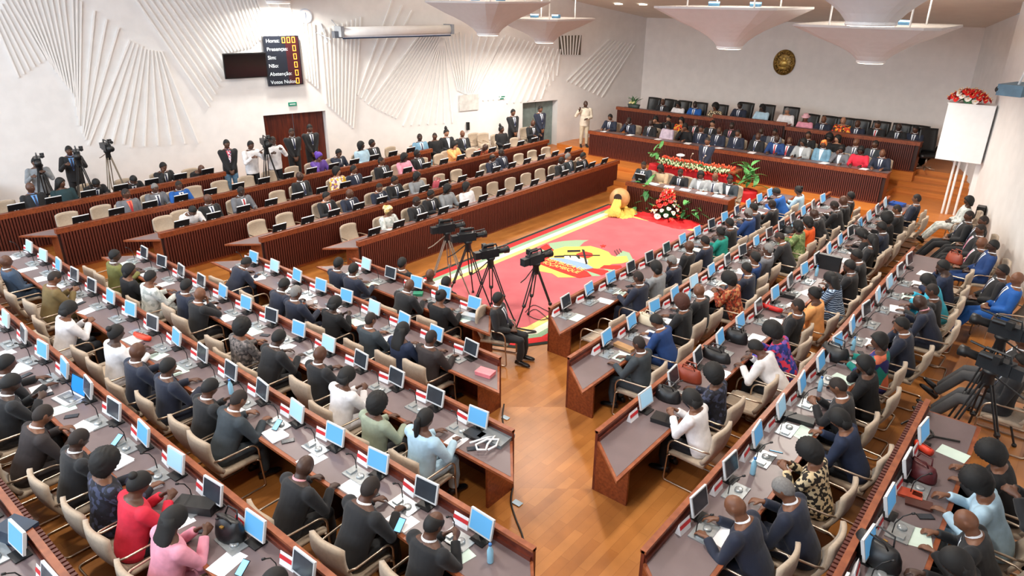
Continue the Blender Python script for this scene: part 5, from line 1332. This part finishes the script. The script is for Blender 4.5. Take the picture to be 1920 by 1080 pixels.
bq = empty('bouquet', Pq, 0, 'red and cream bouquet on top of white booth', 'flowers'); r = random.Random(12)
b = MB(); b.lathe([(.10, 0), (.16, .08), (.14, .1)], 14); b.build('bowl', mat('bowl_green', (96, 150, 110), .5), bq)
for k in range(46):
    a = k*2.39996; t = k/45; rad = .05+.40*math.sqrt(t); o = link('bloom', FR_ if k % 4 else FW_, bq, (rad*math.cos(a)*1.1, rad*math.sin(a)*.6, .34 - .28*t)); o.rotation_euler = (.5+.5*t, 0, a+math.pi/2); o.scale = (.95,)*3
for k in range(8):
    o = link('leaf', LEAFA, bq, (0, 0, .08)); o.rotation_euler = (.0, 0, k*.8)
# blue-grey case and bracket on the near right wall
def onwr(p, off=.0):
    n = np.array([math.cos(TH), math.sin(TH), 0]); c_ = n @ np.array([-3.5, 27, 0]) - off; d = ray(p); t = (c_ - 0) / (n @ d); return np.array([0, 0, CAMZ]) + d*t
P = onwr((1915, 168), .25)
cs = empty('wall_projector', P, math.atan2(-math.sin(TH), math.cos(TH)), 'blue-grey projector case on a bracket high on right wall', 'projector')
b = MB(); b.box((-.3, -.45, -.12), (.2, .45, .12)); b.build('case', mat('case_blue_grey', (96, 128, 150), .5), cs)
b = MB(); b.tube([(.0, -.2, .12), (.1, -.3, .5)], .025, 6); b.tube([(.0, .2, .12), (.1, .3, .5)], .025, 6); b.build('arm', WHITEM, cs)
b = MB(); b.ball((-.3, -.4, .0), (.06, .06, .07), 10, 7); b.build('lens', BLACKPL, cs)
P = onwr((1838, 398), .12); o = MB().box((-.09, -.12, -.16), (.09, .12, .16)).build('wall_speaker', BLACKPL, None, loc=P); tag(o, 'small black speaker on right wall above seated guests', 'speaker')
P = on((1760, 425), .3); 
# ---------------------------------------------------------------- video cameras
CAMB = mat('camera_body', (26, 30, 34), .4, var=.15)
def tripod_camera(P, hgt, rz, label, spread=.55, colr=BLACKPL, pan=True, body=True):
    root = empty('tripod_video_camera', P, rz, label, 'video camera', 'video cameras')
    ph = R_(30)
    for k in range(3):
        a = ph + k*2*math.pi/3; c_, s_ = math.cos(a), math.sin(a)
        b = MB(); top = (.05*c_, .05*s_, hgt-.18); mid = (spread*.55*c_, spread*.55*s_, (hgt-.18)*.45); ft = (spread*c_, spread*s_, .02)
        ox, oy = -s_*.03, c_*.03
        b.tube([(top[0]+ox, top[1]+oy, top[2]), (mid[0]+ox, mid[1]+oy, mid[2])], .013, 6); b.tube([(top[0]-ox, top[1]-oy, top[2]), (mid[0]-ox, mid[1]-oy, mid[2])], .013, 6)
        b.tube([mid, ft], .014, 6); b.ball(ft, .032, 8, 5); b.ball(mid, .04, 8, 5); b.build('tripod_leg', colr, root)
    b = MB(); b.lathe([(.05, hgt-.24), (.07, hgt-.18), (.06, hgt-.08), (.09, hgt-.04), (.09, hgt)], 12); b.build('fluid_head', BLACKPL, root, True)
    b = MB(); b.tube([(0, 0, hgt-.05), (.08, -.35, hgt-.22), (.09, -.48, hgt-.26)], .011, 6); b.build('pan_bar', colr, root)
    if body:
        b = MB(); b.box((-.07, -.22, hgt), (.07, .16, hgt+.17)); b.box((-.06, -.36, hgt+.01), (.06, -.22, hgt+.15)); b.build('camera_body', CAMB, root)
        b = MB(); b.rings([((0, .16, hgt+.09), (.055, 0, 0), (0, 0, .055)), ((0, .30, hgt+.09), (.055, 0, 0), (0, 0, .055)), ((0, .31, hgt+.09), (.07, 0, 0), (0, 0, .07)), ((0, .40, hgt+.09), (.075, 0, 0), (0, 0, .075))], 14); b.build('lens', BLACKPL, root, True)
        b = MB(); b.tube([(0, -.18, hgt+.17), (0, -.16, hgt+.25), (0, .12, hgt+.25), (0, .15, hgt+.17)], .016, 6); b.build('top_handle', CAMB, root)
        b = MB(); b.rings([((-.11, -.06, hgt+.20), (.035, 0, 0), (0, 0, .035)), ((-.11, .12, hgt+.20), (.04, 0, 0), (0, 0, .04))], 10); b.box((-.16, -.12, hgt+.15), (-.07, -.04, hgt+.25)); b.build('viewfinder', BLACKPL, root)
        b = MB(); b.tube([(.07, .1, hgt+.2), (.07, .34, hgt+.22)], .016, 8); b.build('microphone', BLACKPL, root)
    return root
tripod_camera((-7.52, 9.80, .018), 1.36, R_(-8), 'black video camera on tripod standing alone on rug near aisle', .55)
tripod_camera((-8.52, 9.62, .018), 1.28, R_(-20), 'black video camera on tripod, right of trio on rug', .55)
tripod_camera((-9.25, 9.75, .018), 1.42, R_(-25), 'black video camera on tripod, middle of trio on rug', .60)
tripod_camera((-9.85, 9.75, .018), 1.48, R_(-20), 'video camera on silver tripod, left of trio on rug', .60, colr=mat('tripod_silver', (150, 140, 126), .4, metal=.5))
for px, hz, lb, rr in (((200, 278), 1.75, 'unattended video camera on tripod against left wall', LWF+.2), ((67, 303), 1.6, 'leftmost video camera on tripod against left wall', LWF), ((140, 290), 1.72, 'second video camera from left against left wall', LWF), ((492, 268), 1.62, 'video camera on tripod between men in white shirts', LWF)):
    H = on(px, .6+hz+.05); x = max(H[0], wl(H[1])+.75); tripod_camera((x + (.15 if px[0] in (67, 140, 492) else 0), H[1], .6), hz, rr, lb, .42, colr=mat('tripod_silver', (150, 140, 126), .4, metal=.5) if px[0] == 200 else BLACKPL)
for px, hz, lb, rr in (((1872, 626), 1.45, 'rear video camera on tripod near right wall', R_(75)), ((1850, 690), 1.30, 'front video camera on tripod near right wall', R_(70))):
    H = on(px, .6+hz); tripod_camera((H[0]+.05, H[1], .6), hz, rr, lb, .5)
# flight case at far left
P = on((20, 380), .75); o = MB().box((-.3, -.3, 0), (.3, .3, .95)).build('flight_case', None or mat('case_dark', (36, 40, 44), .4), None, loc=(wl(4.6)+.7, 4.35, .6)); tag(o, 'dark equipment case at the left picture edge', 'case')
# cable in the aisle
CABLE = mat('cable_black', (30, 28, 26), .5)
def cable(pxs, z, label, r=.012, name='cable'):
    pts = [on(p, zz if False else z) for p in pxs]; b = MB(); fine = []
    for i in range(len(pts)-1):
        for k in range(4):
            t = k/4; p_1 = pts[max(i-1, 0)]; p0_, p1_ = pts[i], pts[i+1]; p2_ = pts[min(i+2, len(pts)-1)]
            fine.append(.5*((2*p0_) + (-p_1+p1_)*t + (2*p_1-5*p0_+4*p1_-p2_)*t*t + (-p_1+3*p0_-3*p1_+p2_)*t**3))
    fine.append(pts[-1]); c_ = np.array(pts[0]); b.tube([q - c_ for q in fine], r, 6); return tag(b.build(name, CABLE, None, True, loc=c_), label, 'cable')
cable([(962, 912), (958, 940), (966, 970), (978, 1000), (983, 1022)], .31, 'black cable running down the aisle step')
cable([(945, 758), (942, 780), (944, 798)], .16, 'short black cable at aisle end of second row')
cable([(985, 585), (1000, 572), (1020, 580), (1035, 590), (1015, 600), (990, 590), (1005, 580), (1030, 600)], .03, 'tangled camera cable on rug under lone tripod', .008)
cable([(955, 612), (985, 618), (1005, 622), (975, 625), (960, 620)], .03, 'coiled black cable on rug border under lone tripod', .016)
for px, z, lb in (((970, 943), .31, 'blue tape holding aisle cable'), ((948, 783), .16, 'blue tape holding cable near second row')):
    o = MB().box((-.06, -.04, 0), (.06, .04, .004)).build('tape_strip', mat('tape_blue', (190, 214, 230), .5), None, loc=on(px, z)); tag(o, lb, 'tape')
cable([(1690, 795), (1710, 788), (1735, 800), (1750, 815), (1735, 822), (1715, 812), (1770, 822), (1800, 828)], 1.36, 'loop of black cable on rearmost right-hand desk', .012)
# ---------------------------------------------------------------- bags and other things left on desks
def bag_mesh(w_, d_, h_):
    b = MB(); b.rings([((0, 0, 0), (w_/2, 0, 0), (0, d_/2, 0)), ((0, 0, h_*.15), (w_/2*1.04, 0, 0), (0, d_/2*1.05, 0)), ((0, 0, h_*.6), (w_/2*.98, 0, 0), (0, d_/2*.85, 0)), ((0, 0, h_*.95), (w_/2*.84, 0, 0), (0, d_/2*.4, 0)), ((0, 0, h_), (w_/2*.8, 0, 0), (0, d_/2*.2, 0))], 18)
    return b
def dz_of(key): return ROWS[key].z + .745
def handbag(px, key, m, label, w_=.34, d_=.16, h_=.22, rz=0.0):
    P = on(px, dz_of(key)); root = empty('handbag', P, ROWS[key].face + rz, label, 'bag')
    bag_mesh(w_, d_, h_).build('bag_body', m, root, True)
    for s in (-1, 1): q = MB(); q.tube([(-w_*.25, s*d_*.12, h_*.85), (-w_*.18, s*d_*.3, h_*1.3), (w_*.18, s*d_*.3, h_*1.3), (w_*.25, s*d_*.12, h_*.85)], .009, 6); q.build('bag_handle', m, root, True)
    q = MB(); q.box((-.02, -d_*.42, h_*.72), (.02, -d_*.30, h_*.80)); q.build('clasp', mat('brass', (190, 150, 80), .3, metal=.8), root)
BK = mat('bag_black', (22, 22, 24), .4, var=.2, bump=.1); RUST = mat('bag_rust', (142, 58, 34), .45); CRM = mat('bag_cream', (206, 194, 170), .6); MAR = mat('bag_maroon', (84, 26, 30), .4)
handbag((1290, 712), 'B3', RUST, 'rust-red handbag on third right-hand row', .40, .18, .20, R_(90)); handbag((1252, 748), 'B3', BK, 'black handbag beside woman in white jacket', .36, .22, .18, R_(90))
handbag((1213, 606), 'B2', CRM, 'cream bag lying before man in blue suit', .42, .20, .16, R_(80)); handbag((1380, 640), 'B3', BK, 'black handbag on third right-hand row, beside blue monitor', .36, .18, .20, R_(90))
handbag((1340, 672), 'B3', BK, 'long black bag near woman in patterned dress', .5, .2, .16, R_(85)); handbag((1563, 672), 'B4', BK, 'bulky black bag on fourth right-hand row', .42, .26, .22, R_(80))
handbag((1640, 1048), 'B5', BK, 'large black bag on rearmost right-hand row', .46, .26, .22, R_(70)); handbag((1722, 892), 'B5', MAR, 'maroon handbag on rearmost right-hand row', .36, .2, .18, R_(70))
handbag((434, 1005), 'R5', BK, 'black handbag beside long-haired woman in pink', .34, .22, .22, R_(10)); handbag((1602, 437), 'B3', BK, 'black handbag at far end of third right-hand row', .34, .2, .2, R_(80))
handbag((1478, 438), 'B2', BK, 'black handbag before woman in green patterned top', .34, .2, .18, R_(80)); handbag((1788, 492), 'B4', RUST, 'orange-brown handbag at far end of fourth right-hand row', .34, .2, .2, R_(60)); handbag((820, 352), 'L2', mat('bag_pink', (176, 70, 84), .5), 'pink-red handbag on second left-hand desk', .36, .2, .22, 0)
handbag((1415, 482), 'B2', mat('bag_brown', (70, 46, 38), .5), 'dark brown bag on second right-hand row', .4, .2, .18, R_(85))
def block(name, px, key, size, m, label, cat, rz=0.0, lid=None):
    P = on(px, dz_of(key)); root = empty(name, P, ROWS[key].face + rz, label, cat); w_, d_, h_ = size
    b = MB(); b.box((-w_/2, -d_/2, 0), (w_/2, d_/2, h_*.8)); b.build('base', m, root)
    b = MB(); b.box((-w_/2-.004, -d_/2-.004, h_*.8), (w_/2+.004, d_/2+.004, h_)); b.build('lid', lid or m, root)
block('pink_box', (910, 702), 'R2', (.26, .17, .06), mat('box_pink', (226, 126, 134), .5), 'pink box at aisle end of second near-left desk', 'box', R_(10))
block('silver_case', (881, 597), 'R1', (.28, .14, .08), mat('case_silver', (168, 178, 186), .3, metal=.4), 'silver case at aisle end of front near-left desk', 'case', R_(14), lid=mat('case_silver2', (200, 206, 212), .3, metal=.4))
block('grey_router_box', (930, 822), 'R3', (.36, .30, .05), mat('box_grey', (120, 126, 130), .4), 'grey equipment box at aisle end of third near-left desk', 'box', R_(5))
block('black_adapter', (890, 818), 'R3', (.24, .16, .05), BLACKPL, 'black adapter left of grey equipment box', 'adapter')
WC = mat('cable_white', (226, 226, 228), .5); P = on((918, 830), dz_of('R3')+.05); b = MB()
b.tube([(-.16, -.18, .02), (-.08, .02, .02), (-.02, .12, .02), (.02, -.06, .02), (.08, -.16, .02), (.0, -.22, .02), (-.08, -.16, .02), (-.04, .0, .03), (.06, .10, .02), (.12, -.02, .02), (.10, -.14, .02)], .014, 6); tag(b.build('white_cable', WC, None, True, loc=P), 'tangled white cable on grey equipment box', 'cable')
block('briefcase', (1553, 505), 'B3', (.10, .42, .30), BK, 'upright black briefcase on third right-hand row', 'briefcase', R_(0)); block('cardboard_box', (1170, 653), 'B2', (.34, .12, .05), mat('box_tan', (176, 134, 90), .6), 'tan flat box on second right-hand row', 'box', R_(85))
block('blue_folder', (1682, 385), 'B3', (.34, .26, .07), mat('folder_blue', (24, 70, 150), .5), 'blue folder at far end of third right-hand row', 'folder', R_(80)); block('brown_wallet', (1722, 946), 'B5', (.14, .24, .025), mat('wallet_brown', (76, 38, 30), .5), 'dark brown wallet on rearmost right-hand row', 'wallet', R_(10))
block('red_notebook', (1705, 928), 'B5', (.14, .22, .03), mat('notebook_red', (180, 70, 44), .5), 'orange-red notebook on rearmost right-hand row', 'notebook', R_(10)); block('dark_case', (370, 955), 'R5', (.40, .16, .10), BLACKPL, 'dark oblong case before woman in pink', 'case', R_(30)); block('green_book', (784, 553), 'R1', (.18, .14, .05), mat('book_green', (44, 128, 92), .5), 'green book on front near-left desk', 'book', R_(40))
block('black_tray', (1492, 788), 'B4', (.14, .42, .06), BLACKPL, 'long black tray on fourth right-hand row', 'tray', R_(8)); block('black_tray', (1468, 555), 'B3', (.12, .40, .07), BLACKPL, 'long black tray on third right-hand row', 'tray', R_(5)); block('small_clutch', (1245, 790), 'B3', (.2, .3, .06), BK, 'flat black clutch before woman in white jacket', 'bag', R_(8)); block('navy_bag', (38, 1010), 'R6', (.3, .2, .16), mat('bag_navy', (30, 50, 72), .5), 'navy bag at left end of rearmost near-left desk', 'bag', R_(20))
def roll(px, key, L_, r_, m, label, rz):
    P = on(px, dz_of(key)); root = empty('clutch_purse', P, ROWS[key].face + rz, label, 'purse'); b = MB(); b.rings([((-L_/2, 0, r_), (0, r_*.7, 0), (0, 0, r_*.8)), ((-L_/4, 0, r_*.9), (0, r_, 0), (0, 0, r_*.9)), ((L_/4, 0, r_*.9), (0, r_, 0), (0, 0, r_*.9)), ((L_/2, 0, r_), (0, r_*.7, 0), (0, 0, r_*.8))], 12); b.build('purse_body', m, root, True)
    b = MB(); b.box((-L_*.4, -.004, r_*1.7), (L_*.4, .004, r_*1.85)); b.build('zip', BLACKPL, root)
ORG = mat('purse_orange', (226, 64, 34), .5); roll((268, 636), 'R4', .34, .05, ORG, 'bright orange purse on fourth near-left desk', R_(12)); roll((1447, 582), 'B3', .36, .05, mat('purse_red', (206, 36, 34), .5), 'red purse on third right-hand row', R_(85)); roll((1730, 846), 'B5', .22, .05, ORG, 'orange-red purse on rearmost right-hand row', R_(60))
# open laptop in the fifth row
P = on((128, 748), dz_of('R5')); lt = empty('laptop', P, 0 + R_(8), 'open silver laptop with blue screen in fifth near-left row', 'laptop')
MB().box((-.17, -.12, 0), (.17, .12, .018)).build('keyboard_base', SILVER, lt); MB().box((-.15, -.06, .018), (.15, .09, .0195)).build('keyboard', mat('keys_grey', (110, 116, 122), .5), lt)
b = MB(); b.box((-.17, 0, 0), (.17, .012, .23)); b.xf(Matrix.Translation((0, .12, .015)) @ Matrix.Rotation(R_(-18), 4, 'X')); b.build('lid', BLACKPL, lt); b = MB(); b.box((-.155, -.003, .012), (.155, .0, .218)); b.xf(Matrix.Translation((0, .12, .015)) @ Matrix.Rotation(R_(-18), 4, 'X')); b.build('screen', emit('laptop_blue', (20, 110, 200), 1.2), lt)
for k, (px, key) in enumerate((((1455, 848), 'B4'), ((220, 825), 'R5'), ((455, 1065), 'R5'), ((520, 797), 'R4'), ((1548, 750), 'B4'), ((750, 985), 'R4'))):
    o = link('mobile_phone', PHONEB, None, on(px, dz_of(key)+.06)); o.rotation_euler = (.5 if key[0] == 'R' else 0, .5 if key[0] == 'B' else 0, ROWS[key].face + .3); tag(o, 'glowing phone held %s' % ('by woman in leopard print', 'by bald man in fifth near-left row', 'by seated person at bottom edge', 'by man in charcoal suit', 'by bald man in fourth right-hand row', 'by balding man at aisle end')[k], 'phone', 'phones in hands')
for k in range(9):
    u = .4 + k*1.15; o = link('paper', STACK if k % 2 else SHEET, None, PLOW.P(u, .35, .884)); o.rotation_euler = (0, 0, RNG.uniform(-.3, .3)); tag(o, 'papers %s from left on lower dais desk' % ORD[k], 'paper', 'papers on dais')
for k in range(5):
    o = link('paper', STACK, None, PSEC.P(.75 + k*.52, .30, .805)); o.rotation_euler = (0, 0, 1.57 + RNG.uniform(-.2, .2)); tag(o, "white papers %s from left on secretaries' table" % ORD[k], 'paper', "papers on secretaries' table")
monitor2(PSEC.P(.35, .25, .803), DFACE, "black monitor at left end of secretaries' table", None)
